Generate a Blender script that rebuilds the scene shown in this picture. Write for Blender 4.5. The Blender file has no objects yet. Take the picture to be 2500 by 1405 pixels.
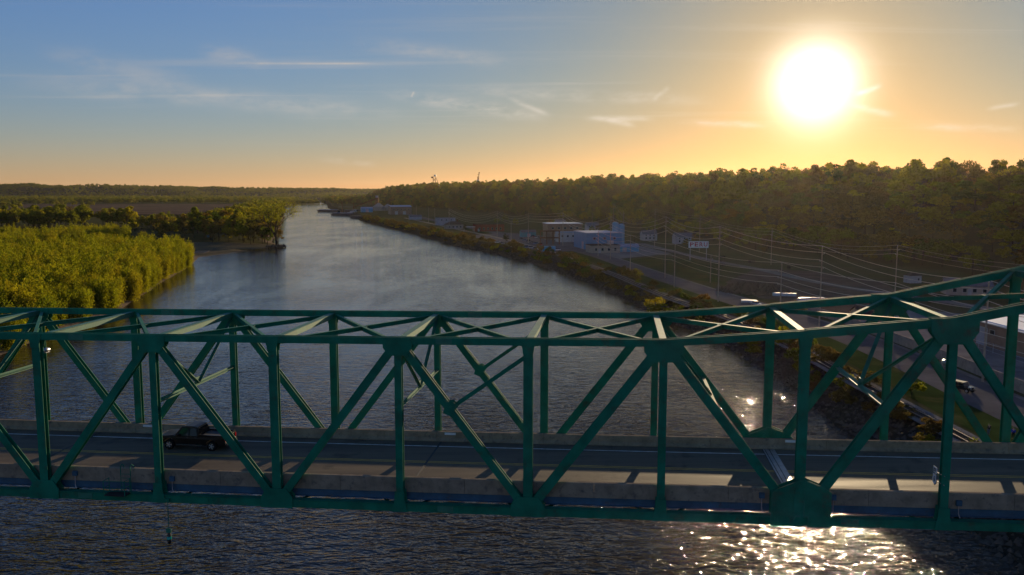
import bpy, math, random
import numpy as np
from mathutils import Vector, Matrix, noise as mnoise

R = math.radians
S = bpy.context.scene
COL = S.collection
random.seed(7)
RNG = np.random.default_rng(7)

# ------------------------------------------------------------------ camera
FPX = 2050.0 / 2500.0            # focal length as a share of the picture width
PITCH = math.atan(234.5 / 2050.0)
CAMH = 42.0
cam = bpy.data.cameras.new('camera')
cam.sensor_width = 36.0
cam.lens = 36.0 * FPX
cam.clip_start = 0.5
cam.clip_end = 40000.0
cam_o = bpy.data.objects.new('camera', cam)
COL.objects.link(cam_o)
cam_o.location = (0, 0, CAMH)
cam_o.rotation_euler = (math.pi / 2 - PITCH, 0, 0)
S.camera = cam_o

# ------------------------------------------------------------------ light
SUN_AZ, SUN_EL = R(19.5), R(6.7)          # azimuth to the right of +Y, elevation
SUN_DIR = Vector((math.sin(SUN_AZ) * math.cos(SUN_EL), math.cos(SUN_AZ) * math.cos(SUN_EL), math.sin(SUN_EL)))
SKY_STRENGTH = 0.10
SUN_STRENGTH = 5.0
EXPOSURE = 0.5
SKY_LEVEL = 0.72          # keeps the sky at the photograph's level under that exposure
HAZE = 0.0000115

sun = bpy.data.lights.new('sun', 'SUN')
sun.energy = SUN_STRENGTH
sun.angle = R(0.55)
sun.color = (1.0, 0.76, 0.46)
sun_o = bpy.data.objects.new('sun', sun)
COL.objects.link(sun_o)
sun_o.rotation_euler = SUN_DIR.to_track_quat('Z', 'Y').to_euler()
sun_o.location = (0, 0, 200)

S.view_settings.view_transform = 'Standard'
S.view_settings.look = 'None'
S.view_settings.exposure = EXPOSURE
S.view_settings.gamma = 1.0
S.view_settings.use_curve_mapping = False
S.cycles.use_denoising = True
S.cycles.max_bounces = 6
S.cycles.diffuse_bounces = 3
S.cycles.glossy_bounces = 3
S.cycles.transmission_bounces = 3
S.cycles.volume_bounces = 0
S.cycles.sample_clamp_indirect = 8.0
S.cycles.sample_clamp_direct = 0.0


def pix_dir(px, py):
    u, v = (px - 1250) / 2050.0, (702.5 - py) / 2050.0
    d = Vector((u, math.cos(PITCH) + v * math.sin(PITCH), -math.sin(PITCH) + v * math.cos(PITCH)))
    return d.normalized()


def at(px, py, z):
    """the point of the level z that lies in the direction of a picture point"""
    d = pix_dir(px, py)
    t = (z - CAMH) / d.z
    return Vector((d.x * t, d.y * t, z))


class NT:
    """small helper to write node trees"""
    def __init__(self, tree):
        self.t = tree
        tree.nodes.clear()

    def n(self, kind, **kw):
        nd = self.t.nodes.new(kind)
        for k, v in kw.items():
            setattr(nd, k, v)
        return nd

    def link(self, a, b):
        self.t.links.new(a, b)

    def val(self, sock, v):
        if isinstance(v, bpy.types.NodeSocket):
            self.t.links.new(v, sock)
        else:
            sock.default_value = v

    def math(self, op, a, b=0.0, c=None, clamp=False):
        m = self.n('ShaderNodeMath', operation=op, use_clamp=clamp)
        self.val(m.inputs[0], a)
        self.val(m.inputs[1], b)
        if c is not None:
            self.val(m.inputs[2], c)
        return m.outputs[0]

    def vmath(self, op, a, b=None):
        m = self.n('ShaderNodeVectorMath', operation=op)
        self.val(m.inputs[0], a)
        if b is not None:
            self.val(m.inputs[1], b)
        return m.outputs['Value'] if op in ('DOT_PRODUCT', 'LENGTH') else m.outputs[0]

    def mix(self, fac, a, b, blend='MIX'):
        m = self.n('ShaderNodeMix', data_type='RGBA', blend_type=blend)
        self.val(m.inputs[0], fac)
        self.val(m.inputs[6], a)
        self.val(m.inputs[7], b)
        return m.outputs[2]

    def smooth(self, x, lo, hi, tlo=0.0, thi=1.0):
        m = self.n('ShaderNodeMapRange', interpolation_type='SMOOTHSTEP')
        self.val(m.inputs[0], x)
        for i, v in enumerate((lo, hi, tlo, thi)):
            m.inputs[1 + i].default_value = v
        return m.outputs[0]

    def ramp(self, fac, stops):
        r = self.n('ShaderNodeValToRGB')
        self.val(r.inputs[0], fac)
        el = r.color_ramp.elements
        while len(el) < len(stops):
            el.new(0.5)
        for e, (p, c) in zip(el, stops):
            e.position = p
            e.color = (*c, 1)
        return r.outputs[0]

    def noise(self, vec, scale, detail=3.0, rough=0.5, out=0, dist=0.0):
        m = self.n('ShaderNodeTexNoise')
        if vec is not None:
            self.link(vec, m.inputs['Vector'])
        m.inputs['Scale'].default_value = scale
        m.inputs['Detail'].default_value = detail
        m.inputs['Roughness'].default_value = rough
        m.inputs['Distortion'].default_value = dist
        return m.outputs[out]

    def mapping(self, vec, loc=(0, 0, 0), rot=(0, 0, 0), scale=(1, 1, 1)):
        m = self.n('ShaderNodeMapping')
        self.link(vec, m.inputs[0])
        m.inputs[1].default_value = loc
        m.inputs[2].default_value = rot
        m.inputs[3].default_value = scale
        return m.outputs[0]


# ------------------------------------------------------------------ sky
def build_world():
    w = bpy.data.worlds.new('World')
    S.world = w
    w.use_nodes = True
    w.cycles.sampling_method = 'MANUAL'
    w.cycles.sample_map_resolution = 512
    N = NT(w.node_tree)
    out = N.n('ShaderNodeOutputWorld')
    bg = N.n('ShaderNodeBackground')
    bg.inputs[1].default_value = SKY_STRENGTH
    sky = N.n('ShaderNodeTexSky', sky_type='NISHITA', sun_disc=False)
    sky.sun_elevation = SUN_EL
    sky.sun_rotation = SUN_AZ
    sky.altitude = 150
    sky.air_density = 1.0
    sky.dust_density = 0.1
    sky.ozone_density = 5.0
    co = N.n('ShaderNodeTexCoord').outputs['Generated']
    d = N.vmath('NORMALIZE', co)
    sep = N.n('ShaderNodeSeparateXYZ')
    N.link(d, sep.inputs[0])
    up = N.math('MAXIMUM', sep.outputs[2], 0.0)
    cosang = N.vmath('DOT_PRODUCT', d, tuple(SUN_DIR))
    ang = N.math('ARCCOSINE', N.math('MINIMUM', cosang, 1.0))
    # evening haze: softer contrast than clean air, warm towards the horizon and towards the sun
    low = N.math('EXPONENT', N.math('MULTIPLY', up, -10.0))
    side = N.math('EXPONENT', N.math('DIVIDE', ang, -R(14.0)))
    s3 = N.n('ShaderNodeSeparateColor')
    N.link(sky.outputs[0], s3.inputs[0])
    cmbc = N.n('ShaderNodeCombineColor')
    for i, (k0, k1, k2) in enumerate(((-0.20, 0.56, 0.50), (-0.23, 0.03, -0.26), (0.07, -0.72, -1.56))):
        base = N.math('POWER', N.math('MULTIPLY', s3.outputs[i], 0.1), 0.7)
        ex = N.math('EXPONENT', N.math('ADD', N.math('MULTIPLY', low, k1), N.math('MULTIPLY_ADD', side, k2, k0)))
        N.link(N.math('MULTIPLY', N.math('MULTIPLY', base, ex), SKY_LEVEL / SKY_STRENGTH), cmbc.inputs[i])
    col = cmbc.outputs[0]
    # sun and its glow in the hazy air
    def lobe(width, power):
        return N.math('EXPONENT', N.math('MULTIPLY', N.math('POWER', N.math('DIVIDE', ang, width), power), -1.0))
    glow_a = N.vmath('SCALE', (1.0, 0.93, 0.80))
    N.link(N.math('MULTIPLY', lobe(R(2.15), 2.0), 2.1 * SKY_LEVEL / SKY_STRENGTH), glow_a.node.inputs[3])
    glow_b = N.vmath('SCALE', (1.0, 0.68, 0.38))
    N.link(N.math('MULTIPLY', lobe(R(4.6), 1.0), 0.58 * SKY_LEVEL / SKY_STRENGTH), glow_b.node.inputs[3])
    # high thin cloud: stretched noise on a plane high above
    den = N.math('MAXIMUM', sep.outputs[2], 0.02)
    cmb = N.n('ShaderNodeCombineXYZ')
    N.link(N.math('DIVIDE', sep.outputs[0], den), cmb.inputs[0])
    N.link(N.math('DIVIDE', sep.outputs[1], den), cmb.inputs[1])
    plane = cmb.outputs[0]
    m1 = N.mapping(plane, rot=(0, 0, R(-24)), scale=(0.16, 0.85, 1))
    f1 = N.noise(m1, 1.5, 7.0, 0.62, dist=0.6)
    m2 = N.mapping(plane, loc=(3.1, 1.7, 0), rot=(0, 0, R(-12)), scale=(0.10, 0.32, 1))
    f2 = N.noise(m2, 1.0, 3.0, 0.5)
    cir = N.math('MULTIPLY', N.smooth(f1, 0.50, 0.78), N.smooth(f2, 0.42, 0.66))
    cir = N.math('MULTIPLY', cir, N.smooth(sep.outputs[2], 0.03, 0.12))
    cloud = N.math('MULTIPLY', cir, 0.34)
    # contrails and single wisps: soft streaks between two directions
    wob = N.noise(d, 9.0, 4.0, 0.6)
    wob = N.math('MULTIPLY', N.math('SUBTRACT', wob, 0.5), 0.010)
    frac = N.noise(N.mapping(d, scale=(14, 14, 40)), 1.6, 4.0, 0.65)
    def streak(p0, p1, wid, amt, wobble=1.0, breakup=0.5):
        a, b = pix_dir(*p0), pix_dir(*p1)
        nrm = a.cross(b).normalized()
        mid = (a + b).normalized()
        tang = (b - a).normalized()
        half = (b - a).length / 2
        dist = N.math('ADD', N.vmath('DOT_PRODUCT', d, tuple(nrm)), N.math('MULTIPLY', wob, wobble))
        along = N.math('ABSOLUTE', N.math('DIVIDE', N.vmath('DOT_PRODUCT', d, tuple(tang)), half))
        off = mid.dot(tang)
        g = N.math('EXPONENT', N.math('MULTIPLY', N.math('POWER', N.math('ABSOLUTE', N.math('DIVIDE', dist, wid)), 2.0), -1.0))
        e = N.smooth(along, 0.35, 1.0, 1.0, 0.0)
        front = N.smooth(N.vmath('DOT_PRODUCT', d, tuple(mid)), 0.5, 0.6)
        s = N.math('MULTIPLY', N.math('MULTIPLY', g, e), N.math('MULTIPLY', front, amt * 1.7))
        return N.math('MULTIPLY', s, N.smooth(frac, 0.5 - breakup, 0.5 + 0.25))
    for a in [((520, 155), (960, 156), 0.0011, 0.34, 0.08, 0.5),
              ((470, 118), (680, 158), 0.0075, 0.26, 0.9, 0.25),
              ((60, 120), (520, 215), 0.011, 0.17, 1.0, 0.3),
              ((-80, 190), (1060, 282), 0.010, 0.22, 1.0, 0.3),
              ((830, 100), (1290, 160), 0.0075, 0.24, 0.9, 0.3),
              ((900, 222), (1370, 292), 0.0065, 0.34, 0.7, 0.2),
              ((1230, 236), (1350, 284), 0.0028, 0.30, 0.5, 0.3),
              ((1010, 214), (1800, 252), 0.0065, 0.20, 1.0, 0.2),
              ((1410, 288), (1610, 292), 0.0032, 0.34, 0.6, 0.3),
              ((1470, 290), (1560, 312), 0.0030, 0.26, 0.6, 0.3),
              ((1590, 250), (1640, 210), 0.0025, 0.22, 0.6, 0.3),
              ((1640, 300), (1900, 304), 0.0032, 0.28, 0.8, 0.3),
              ((2080, 236), (2160, 205), 0.0026, 0.5, 0.5, 0.3),
              ((2060, 255), (2200, 285), 0.0035, 0.3, 0.6, 0.3),
              ((2200, 306), (2520, 318), 0.0036, 0.22, 0.8, 0.3),
              ((2400, 268), (2500, 252), 0.0022, 0.22, 0.5, 0.3),
              ((760, 384), (930, 402), 0.0032, 0.20, 0.6, 0.2),
              ((1003, 240), (1012, 222), 0.0012, 0.35, 0.1, 0.5)]:
        cloud = N.math('ADD', cloud, streak(*a))
    lum = N.n('ShaderNodeRGBToBW')
    N.link(col, lum.inputs[0])
    cc = N.vmath('SCALE', (1.10, 0.98, 0.86))
    N.link(N.math('MULTIPLY', lum.outputs[0], 1.75), cc.node.inputs[3])
    col = N.mix(N.math('MINIMUM', cloud, 0.8), col, cc)
    col = N.vmath('ADD', col, glow_a)
    col = N.vmath('ADD', col, glow_b)
    N.link(col, bg.inputs[0])
    N.link(bg.outputs[0], out.inputs[0])


build_world()


# ------------------------------------------------------------------ materials
def principled(name):
    m = bpy.data.materials.new(name)
    m.use_nodes = True
    N = NT(m.node_tree)
    o = N.n('ShaderNodeOutputMaterial')
    b = N.n('ShaderNodeBsdfPrincipled')
    N.link(b.outputs[0], o.inputs[0])
    return m, N, b


def mat(name, col, rough=0.7, metal=0.0, var=0.25, scale=1.5, bump=0.0, bscale=12.0, stain=None, spec=None, coat=0.0):
    """plain procedural surface: colour with uneven tone, optional second colour in patches and fine relief"""
    m, N, b = principled(name)
    co = N.n('ShaderNodeTexCoord').outputs['Object']
    f = N.noise(co, scale, 5.0, 0.6)
    lo = tuple(c * (1 - var) for c in col)
    hi = tuple(min(1.0, c * (1 + var)) for c in col)
    c = N.ramp(f, [(0.3, lo), (0.7, hi)])
    if stain:
        sc, amount, ss = stain
        g = N.noise(N.mapping(co, loc=(7, 3, 1)), ss, 6.0, 0.65)
        c = N.mix(N.smooth(g, 0.66 - amount * 0.3, 0.74), c, (*sc, 1))
    N.link(c, b.inputs['Base Color'])
    b.inputs['Roughness'].default_value = rough
    b.inputs['Metallic'].default_value = metal
    b.inputs['Specular IOR Level'].default_value = spec if spec is not None else (0.5 if rough < 0.72 else 0.0)
    b.inputs['Coat Weight'].default_value = coat
    if bump:
        bn = N.n('ShaderNodeBump')
        bn.inputs['Strength'].default_value = 0.6
        bn.inputs['Distance'].default_value = bump
        N.link(N.noise(co, bscale, 6.0, 0.6), bn.inputs['Height'])
        N.link(bn.outputs[0], b.inputs['Normal'])
    return m


def leaf_mat(name, stops, transl=0.42, rough=0.6):
    m = bpy.data.materials.new(name)
    m.use_nodes = True
    N = NT(m.node_tree)
    o = N.n('ShaderNodeOutputMaterial')
    info = N.n('ShaderNodeObjectInfo')
    co = N.n('ShaderNodeTexCoord').outputs['Object']
    c = N.ramp(info.outputs['Random'], stops)
    f = N.noise(co, 0.55, 4.0, 0.6)
    v = N.n('ShaderNodeHueSaturation')
    N.link(c, v.inputs['Color'])
    N.link(N.smooth(f, 0.3, 0.7, 0.62, 1.45), v.inputs['Value'])
    N.link(N.smooth(f, 0.3, 0.7, 0.485, 0.512), v.inputs['Hue'])
    d = N.n('ShaderNodeBsdfDiffuse')
    t = N.n('ShaderNodeBsdfTranslucent')
    N.link(v.outputs[0], d.inputs[0])
    warm = N.mix(1.0, v.outputs[0], (1.25, 1.1, 0.55, 1), 'MULTIPLY')
    N.link(warm, t.inputs[0])
    mx = N.n('ShaderNodeMixShader')
    mx.inputs[0].default_value = transl
    N.link(d.outputs[0], mx.inputs[1])
    N.link(t.outputs[0], mx.inputs[2])
    N.link(mx.outputs[0], o.inputs[0])
    return m


M = {}
M['green'] = mat('bridge_paint', (0.008, 0.165, 0.092), 0.7, 0.0, 0.28, 0.8, 0.002, 30, stain=((0.040, 0.085, 0.048), 0.45, 0.9), spec=0.14)
M['green_light'] = mat('weathered_and_sunlit_bridge_paint', (0.030, 0.17, 0.105), 0.62, 0.0, 0.25, 1.1, stain=((0.06, 0.10, 0.06), 0.3, 2.0), spec=0.3)  # weathered plates and rails; on struts the paler green stands for sunlight
M['blue_steel'] = mat('blue_stringer', (0.030, 0.090, 0.140), 0.6, 0.0, 0.3, 1.0, stain=((0.05, 0.06, 0.06), 0.3, 1.8))  # even blue-grey for stringers and conduit boxes
M['concrete'] = mat('barrier_concrete', (0.27, 0.21, 0.145), 0.85, 0, 0.25, 1.2, 0.004, 18, stain=((0.12, 0.105, 0.09), 0.5, 2.2))
M['concrete2'] = mat('wall_concrete', (0.30, 0.25, 0.20), 0.85, 0, 0.2, 0.8, 0.004, 12, stain=((0.17, 0.14, 0.11), 0.5, 1.1))
def deck_mat():
    m, N, b = principled('worn_deck')
    co = N.n('ShaderNodeTexCoord').outputs['Object']
    al = N.mapping(co, rot=(0, 0, R(7.25)), scale=(0.05, 1.1, 1))
    f = N.noise(al, 1.0, 5.0, 0.6)
    g = N.noise(co, 0.45, 6.0, 0.65)
    c = N.ramp(f, [(0.3, (0.105, 0.086, 0.068)), (0.7, (0.185, 0.145, 0.105))])
    c = N.mix(N.smooth(g, 0.52, 0.70, 0.0, 0.55), c, (0.042, 0.04, 0.04, 1))
    N.link(c, b.inputs['Base Color'])
    N.link(N.smooth(f, 0.3, 0.7, 0.58, 0.72), b.inputs['Roughness'])
    b.inputs['Specular IOR Level'].default_value = 0.03
    bn = N.n('ShaderNodeBump')
    bn.inputs['Distance'].default_value = 0.006
    N.link(N.noise(co, 30.0, 5.0, 0.7), bn.inputs['Height'])
    N.link(bn.outputs[0], b.inputs['Normal'])
    return m


M['deck'] = deck_mat()
M['asphalt'] = mat('road_asphalt', (0.115, 0.105, 0.10), 0.85, 0, 0.22, 0.15, 0.01, 20, stain=((0.10, 0.095, 0.09), 0.5, 0.25))
M['white_line'] = mat('white_road_paint', (0.62, 0.62, 0.60), 0.7, 0, 0.3, 2.0)
M['yellow_line'] = mat('yellow_road_paint', (0.55, 0.30, 0.035), 0.7, 0, 0.3, 2.0)
M['dark'] = mat('dark_rubber', (0.02, 0.02, 0.022), 0.7, 0, 0.3, 3.0)
M['steel'] = mat('joint_steel', (0.36, 0.34, 0.33), 0.45, 0.6, 0.25, 2.5, stain=((0.20, 0.15, 0.11), 0.4, 3.0))
M['rail'] = mat('rail_steel', (0.32, 0.25, 0.19), 0.6, 0.4, 0.25, 0.6)
M['tie'] = mat('sleeper_wood', (0.07, 0.055, 0.045), 0.9, 0, 0.4, 2.0)
M['ballast'] = mat('ballast_stone', (0.16, 0.145, 0.13), 0.95, 0, 0.4, 1.6, 0.05, 6)
M['grass'] = mat('grass_turf', (0.030, 0.048, 0.012), 0.95, 0, 0.45, 0.10, 0.05, 3, stain=((0.09, 0.075, 0.03), 0.5, 0.12))
M['dirt'] = mat('bare_dirt', (0.12, 0.085, 0.06), 0.95, 0, 0.35, 0.12, 0.1, 1.5, stain=((0.07, 0.05, 0.035), 0.6, 0.2))
M['gravel'] = mat('gravel_yard', (0.19, 0.17, 0.155), 0.95, 0, 0.25, 0.12, 0.05, 4, stain=((0.12, 0.105, 0.09), 0.5, 0.2))
M['field'] = mat('ploughed_soil', (0.115, 0.078, 0.052), 0.95, 0, 0.25, 0.01, stain=((0.07, 0.055, 0.038), 0.5, 0.006))
M['pole'] = mat('weathered_pole_wood', (0.36, 0.28, 0.21), 0.85, 0, 0.3, 1.0)
M['wire'] = mat('sunlit_conductor', (0.62, 0.52, 0.40), 0.7, 0.0, 0.1, 1.0)  # warm pale colour holds the low sun's glint on the metal
M['insulator'] = mat('insulator_glaze', (0.42, 0.40, 0.37), 0.7, 0.0, 0.1, 2.0)
M['bark'] = mat('tree_bark', (0.055, 0.042, 0.030), 0.9, 0, 0.4, 1.0)
M['twig'] = mat('bare_twigs', (0.085, 0.058, 0.036), 0.9, 0, 0.4, 1.0)
M['rock'] = mat('riprap_stone', (0.075, 0.066, 0.055), 0.9, 0, 0.45, 0.7, 0.05, 4)
M['white_wall'] = mat('white_siding', (0.38, 0.37, 0.36), 0.75, 0, 0.12, 0.5, stain=((0.45, 0.42, 0.38), 0.4, 0.6))
M['cream_wall'] = mat('cream_siding', (0.34, 0.29, 0.23), 0.8, 0, 0.12, 0.5)
M['grey_wall'] = mat('grey_block_wall', (0.34, 0.33, 0.34), 0.85, 0, 0.15, 0.4)
M['brown_wall'] = mat('brown_metal_wall', (0.23, 0.135, 0.085), 0.7, 0, 0.2, 0.5)
M['red_wall'] = mat('red_brick_wall', (0.24, 0.045, 0.032), 0.85, 0, 0.3, 0.7)
M['blue_wall'] = mat('blue_metal_wall', (0.02, 0.17, 0.32), 0.6, 0, 0.15, 0.4)
M['pale_blue_wall'] = mat('pale_blue_wall', (0.10, 0.30, 0.42), 0.7, 0, 0.15, 0.4)
M['cyan_paint'] = mat('bright_cyan_paint', (0.01, 0.25, 0.45), 0.5, 0, 0.2, 0.6)
M['teal_wall'] = mat('teal_wall', (0.05, 0.24, 0.25), 0.7, 0, 0.2, 0.6)
M['white_roof'] = mat('white_membrane_roof', (0.60, 0.64, 0.70), 0.6, 0, 0.08, 0.1)
M['grey_roof'] = mat('grey_shingle_roof', (0.13, 0.13, 0.14), 0.85, 0, 0.25, 0.8)
M['brown_roof'] = mat('brown_shingle_roof', (0.085, 0.060, 0.048), 0.9, 0, 0.25, 0.8)
M['blue_roof'] = mat('blue_metal_roof', (0.17, 0.23, 0.33), 0.5, 0.2, 0.15, 0.4)
M['galv'] = mat('galvanised_steel', (0.40, 0.40, 0.42), 0.4, 0.7, 0.2, 0.6)
M['rust'] = mat('rusty_steel', (0.16, 0.065, 0.030), 0.85, 0.2, 0.4, 1.0)
M['hull'] = mat('barge_hull_paint', (0.025, 0.030, 0.042), 0.6, 0.1, 0.35, 0.2)
M['cover'] = mat('barge_cover_fibreglass', (0.08, 0.11, 0.16), 0.5, 0.1, 0.2, 0.3)
M['sign_white'] = mat('sign_white_paint', (0.72, 0.71, 0.70), 0.5, 0, 0.06, 1.0)
M['sign_red'] = mat('sign_red_paint', (0.42, 0.012, 0.022), 0.5, 0, 0.1, 1.0)
M['black'] = mat('black_paint', (0.012, 0.012, 0.014), 0.4, 0, 0.2, 2.0)
M['truck_paint'] = mat('black_car_paint', (0.004, 0.004, 0.005), 0.38, 0.0, 0.1, 1.0, spec=0.22)
M['glass'] = mat('dark_window_glass', (0.012, 0.014, 0.017), 0.08, 0, 0.05, 1.0, spec=0.35)
M['chrome'] = mat('bright_metal_trim', (0.32, 0.32, 0.33), 0.2, 0.9, 0.05, 1.0)
M['tyre'] = mat('tyre_rubber', (0.015, 0.015, 0.016), 0.85, 0, 0.2, 4.0)
M['tail_red'] = mat('red_lamp_lens', (0.5, 0.01, 0.01), 0.2, 0, 0.05, 2.0)
M['lamp_lens'] = mat('clear_lamp_lens', (0.7, 0.7, 0.68), 0.15, 0, 0.05, 2.0)
M['lens_green'] = mat('green_lamp_lens', (0.02, 0.45, 0.35), 0.15, 0, 0.05, 2.0)
M['plate_white'] = mat('reflective_plate', (0.68, 0.70, 0.72), 0.35, 0, 0.1, 2.0)
M['skin'] = mat('skin', (0.42, 0.24, 0.17), 0.6, 0, 0.08, 3.0)
M['hair'] = mat('dark_hair', (0.03, 0.02, 0.015), 0.6, 0, 0.2, 6.0)
M['blue_cloth'] = mat('blue_sweatshirt', (0.02, 0.045, 0.38), 0.9, 0, 0.15, 4.0)
M['dark_cloth'] = mat('dark_cloth', (0.022, 0.022, 0.03), 0.9, 0, 0.2, 4.0)
M['jeans'] = mat('grey_jeans', (0.09, 0.11, 0.14), 0.9, 0, 0.2, 4.0)
M['tarp'] = mat('blue_tarp', (0.02, 0.12, 0.28), 0.6, 0, 0.1, 1.0)
M['pipe'] = mat('pale_pipe', (0.28, 0.36, 0.44), 0.4, 0, 0.2, 1.0)
for i, c in enumerate([(0.55, 0.57, 0.60), (0.015, 0.015, 0.02), (0.25, 0.02, 0.02), (0.05, 0.10, 0.22), (0.30, 0.31, 0.33), (0.16, 0.15, 0.14)]):
    M['paint%d' % i] = mat(['white_car_paint', 'dark_car_paint', 'red_car_paint', 'blue_car_paint', 'silver_car_paint', 'tan_car_paint'][i], c, 0.25, 0.1, 0.05, 1.0, coat=0.5)
M['leaf_willow'] = leaf_mat('willow_leaves', [(0.0, (0.160, 0.180, 0.011)), (0.35, (0.185, 0.210, 0.013)), (0.7, (0.225, 0.210, 0.014)), (1.0, (0.125, 0.165, 0.013))], 0.5)
M['leaf_broad'] = leaf_mat('spring_leaves', [(0.0, (0.040, 0.070, 0.012)), (0.25, (0.095, 0.128, 0.013)), (0.55, (0.185, 0.190, 0.014)), (0.75, (0.150, 0.095, 0.020)), (1.0, (0.060, 0.090, 0.016))], 0.52)
M['leaf_bright'] = leaf_mat('fresh_yellow_leaves', [(0.0, (0.21, 0.215, 0.014)), (1.0, (0.27, 0.24, 0.016))], 0.55)
M['leaf_brown'] = leaf_mat('budding_brown_leaves', [(0.0, (0.100, 0.072, 0.024)), (0.5, (0.125, 0.098, 0.026)), (1.0, (0.090, 0.078, 0.026))], 0.4)
M['leaf_far'] = leaf_mat('far_leaves', [(0.0, (0.090, 0.118, 0.016)), (0.5, (0.140, 0.158, 0.018)), (1.0, (0.185, 0.178, 0.020))], 0.5)
M['leaf_dark'] = leaf_mat('dark_evergreen_leaves', [(0.0, (0.018, 0.028, 0.010)), (1.0, (0.028, 0.036, 0.013))], 0.15)


# ------------------------------------------------------------------ mesh helpers
class MB:
    """collects faces; build() links them as one mesh object"""
    def __init__(self):
        self.v, self.f, self.mi = [], [], []
        self.cur = 0

    def add(self, vs, fs):
        b = len(self.v)
        self.v += [tuple(p) for p in vs]
        self.f += [tuple(b + i for i in f) for f in fs]
        self.mi += [self.cur] * len(fs)
        return self

    def frame_box(self, c, ax, ay, az, sx, sy, sz):
        c = Vector(c)
        vs = []
        for z in (-.5, .5):
            for y in (-.5, .5):
                for x in (-.5, .5):
                    vs.append(c + ax * (x * sx) + ay * (y * sy) + az * (z * sz))
        return self.add(vs, [(0, 2, 3, 1), (4, 5, 7, 6), (0, 1, 5, 4), (2, 6, 7, 3), (0, 4, 6, 2), (1, 3, 7, 5)])

    def box(self, c, s, rz=0.0):
        ax = Vector((math.cos(rz), math.sin(rz), 0))
        ay = Vector((-math.sin(rz), math.cos(rz), 0))
        return self.frame_box(c, ax, ay, Vector((0, 0, 1)), *s)

    def bar(self, p0, p1, w, h, up=Vector((0, 0, 1))):
        p0, p1 = Vector(p0), Vector(p1)
        a = (p1 - p0).normalized()
        s = a.cross(up)
        if s.length < 1e-4:
            s = a.cross(Vector((0, 1, 0)))
        s.normalize()
        u = s.cross(a)
        return self.frame_box((p0 + p1) / 2, a, s, u, (p1 - p0).length, w, h)

    def tube(self, pts, r, n=6, caps=True):
        pts = [Vector(p) for p in pts]
        rs = r if isinstance(r, (list, tuple)) else [r] * len(pts)
        vs, fs = [], []
        for i, p in enumerate(pts):
            a = (pts[min(i + 1, len(pts) - 1)] - pts[max(i - 1, 0)]).normalized()
            s = a.cross(Vector((0, 0, 1)))
            if s.length < 1e-3:
                s = a.cross(Vector((0, 1, 0)))
            s.normalize()
            u = s.cross(a)
            for k in range(n):
                t = 2 * math.pi * k / n
                vs.append(p + (s * math.cos(t) + u * math.sin(t)) * rs[i])
        for i in range(len(pts) - 1):
            for k in range(n):
                k2 = (k + 1) % n
                fs.append((i * n + k, i * n + k2, (i + 1) * n + k2, (i + 1) * n + k))
        if caps:
            fs.append(tuple(reversed(range(n))))
            fs.append(tuple((len(pts) - 1) * n + k for k in range(n)))
        return self.add(vs, fs)

    def prism(self, poly, off):
        """polygon (3-D points) pushed along off"""
        n = len(poly)
        off = Vector(off)
        p = [Vector(q) for q in poly]
        vs = p + [q + off for q in p]
        fs = [tuple(reversed(range(n))), tuple(range(n, 2 * n))]
        fs += [(i, (i + 1) % n, n + (i + 1) % n, n + i) for i in range(n)]
        return self.add(vs, fs)

    def prof(self, pts):
        """side outline (x, z, half width) made solid across y"""
        n = len(pts)
        vs = [(x, -h, z) for x, z, h in pts] + [(x, h, z) for x, z, h in pts]
        fs = [tuple(range(n)), tuple(reversed(range(n, 2 * n)))]
        fs += [(i, n + i, n + (i + 1) % n, (i + 1) % n) for i in range(n)]
        return self.add(vs, fs)

    def sheet(self, poly):
        n = len(poly)
        return self.add(poly, [tuple(range(n))])

    def mesh(self, name, mats, smooth=False):
        me = bpy.data.meshes.new(name)
        me.from_pydata([tuple(p) for p in self.v], [], self.f)
        for m in (mats if isinstance(mats, (list, tuple)) else [mats]):
            me.materials.append(m)
        if any(self.mi):
            me.polygons.foreach_set('material_index', self.mi)
        if smooth:
            me.polygons.foreach_set('use_smooth', [True] * len(self.f))
        me.update()
        return me

    def build(self, name, mats, parent=None, world=True, smooth=False):
        """world: the points are world points, so a child is set back by its parent's place"""
        if parent is not None and world:
            inv = parent_world(parent).inverted()
            self.v = [tuple(inv @ Vector(p)) for p in self.v]
        o = bpy.data.objects.new(name, self.mesh(name, mats, smooth))
        COL.objects.link(o)
        o.parent = parent
        return o


def parent_world(o):
    m = o.matrix_basis.copy()
    p = o.parent
    while p is not None:
        m = p.matrix_basis @ m
        p = p.parent
    return m


def tag(o, label=None, cat=None, group=None, kind=None):
    if label:
        o['label'] = label
    if cat:
        o['category'] = cat
    if group:
        o['group'] = group
    if kind:
        o['kind'] = kind
    return o


def thing(name, loc, label, cat, group=None, rz=0.0):
    o = bpy.data.objects.new(name, None)
    COL.objects.link(o)
    o.empty_display_size = 0.5
    o.location = loc
    o.rotation_euler = (0, 0, rz)
    return tag(o, label, cat, group)


def copy_tree(o, parent=None):
    c = o.copy()
    COL.objects.link(c)
    c.parent = parent
    for ch in list(CH.get(o.name, [])):
        copy_tree(ch, c)
    return c


CH = {}


def remember(o):
    """note the children of a template once, so that copies are cheap"""
    for ch in o.children:
        CH.setdefault(o.name, []).append(ch)
        remember(ch)


def text_mesh(txt, size, depth):
    cu = bpy.data.curves.new('lettering', 'FONT')
    cu.body = txt
    cu.size = size
    cu.extrude = depth
    cu.align_x = 'CENTER'
    cu.align_y = 'CENTER'
    cu.offset = size * 0.022
    cu.resolution_u = 3
    o = bpy.data.objects.new('lettering', cu)
    COL.objects.link(o)
    bpy.context.view_layer.update()
    me = bpy.data.meshes.new_from_object(o.evaluated_get(bpy.context.evaluated_depsgraph_get()))
    bpy.data.objects.remove(o)
    bpy.data.curves.remove(cu)
    me.materials.clear()
    return me


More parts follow.
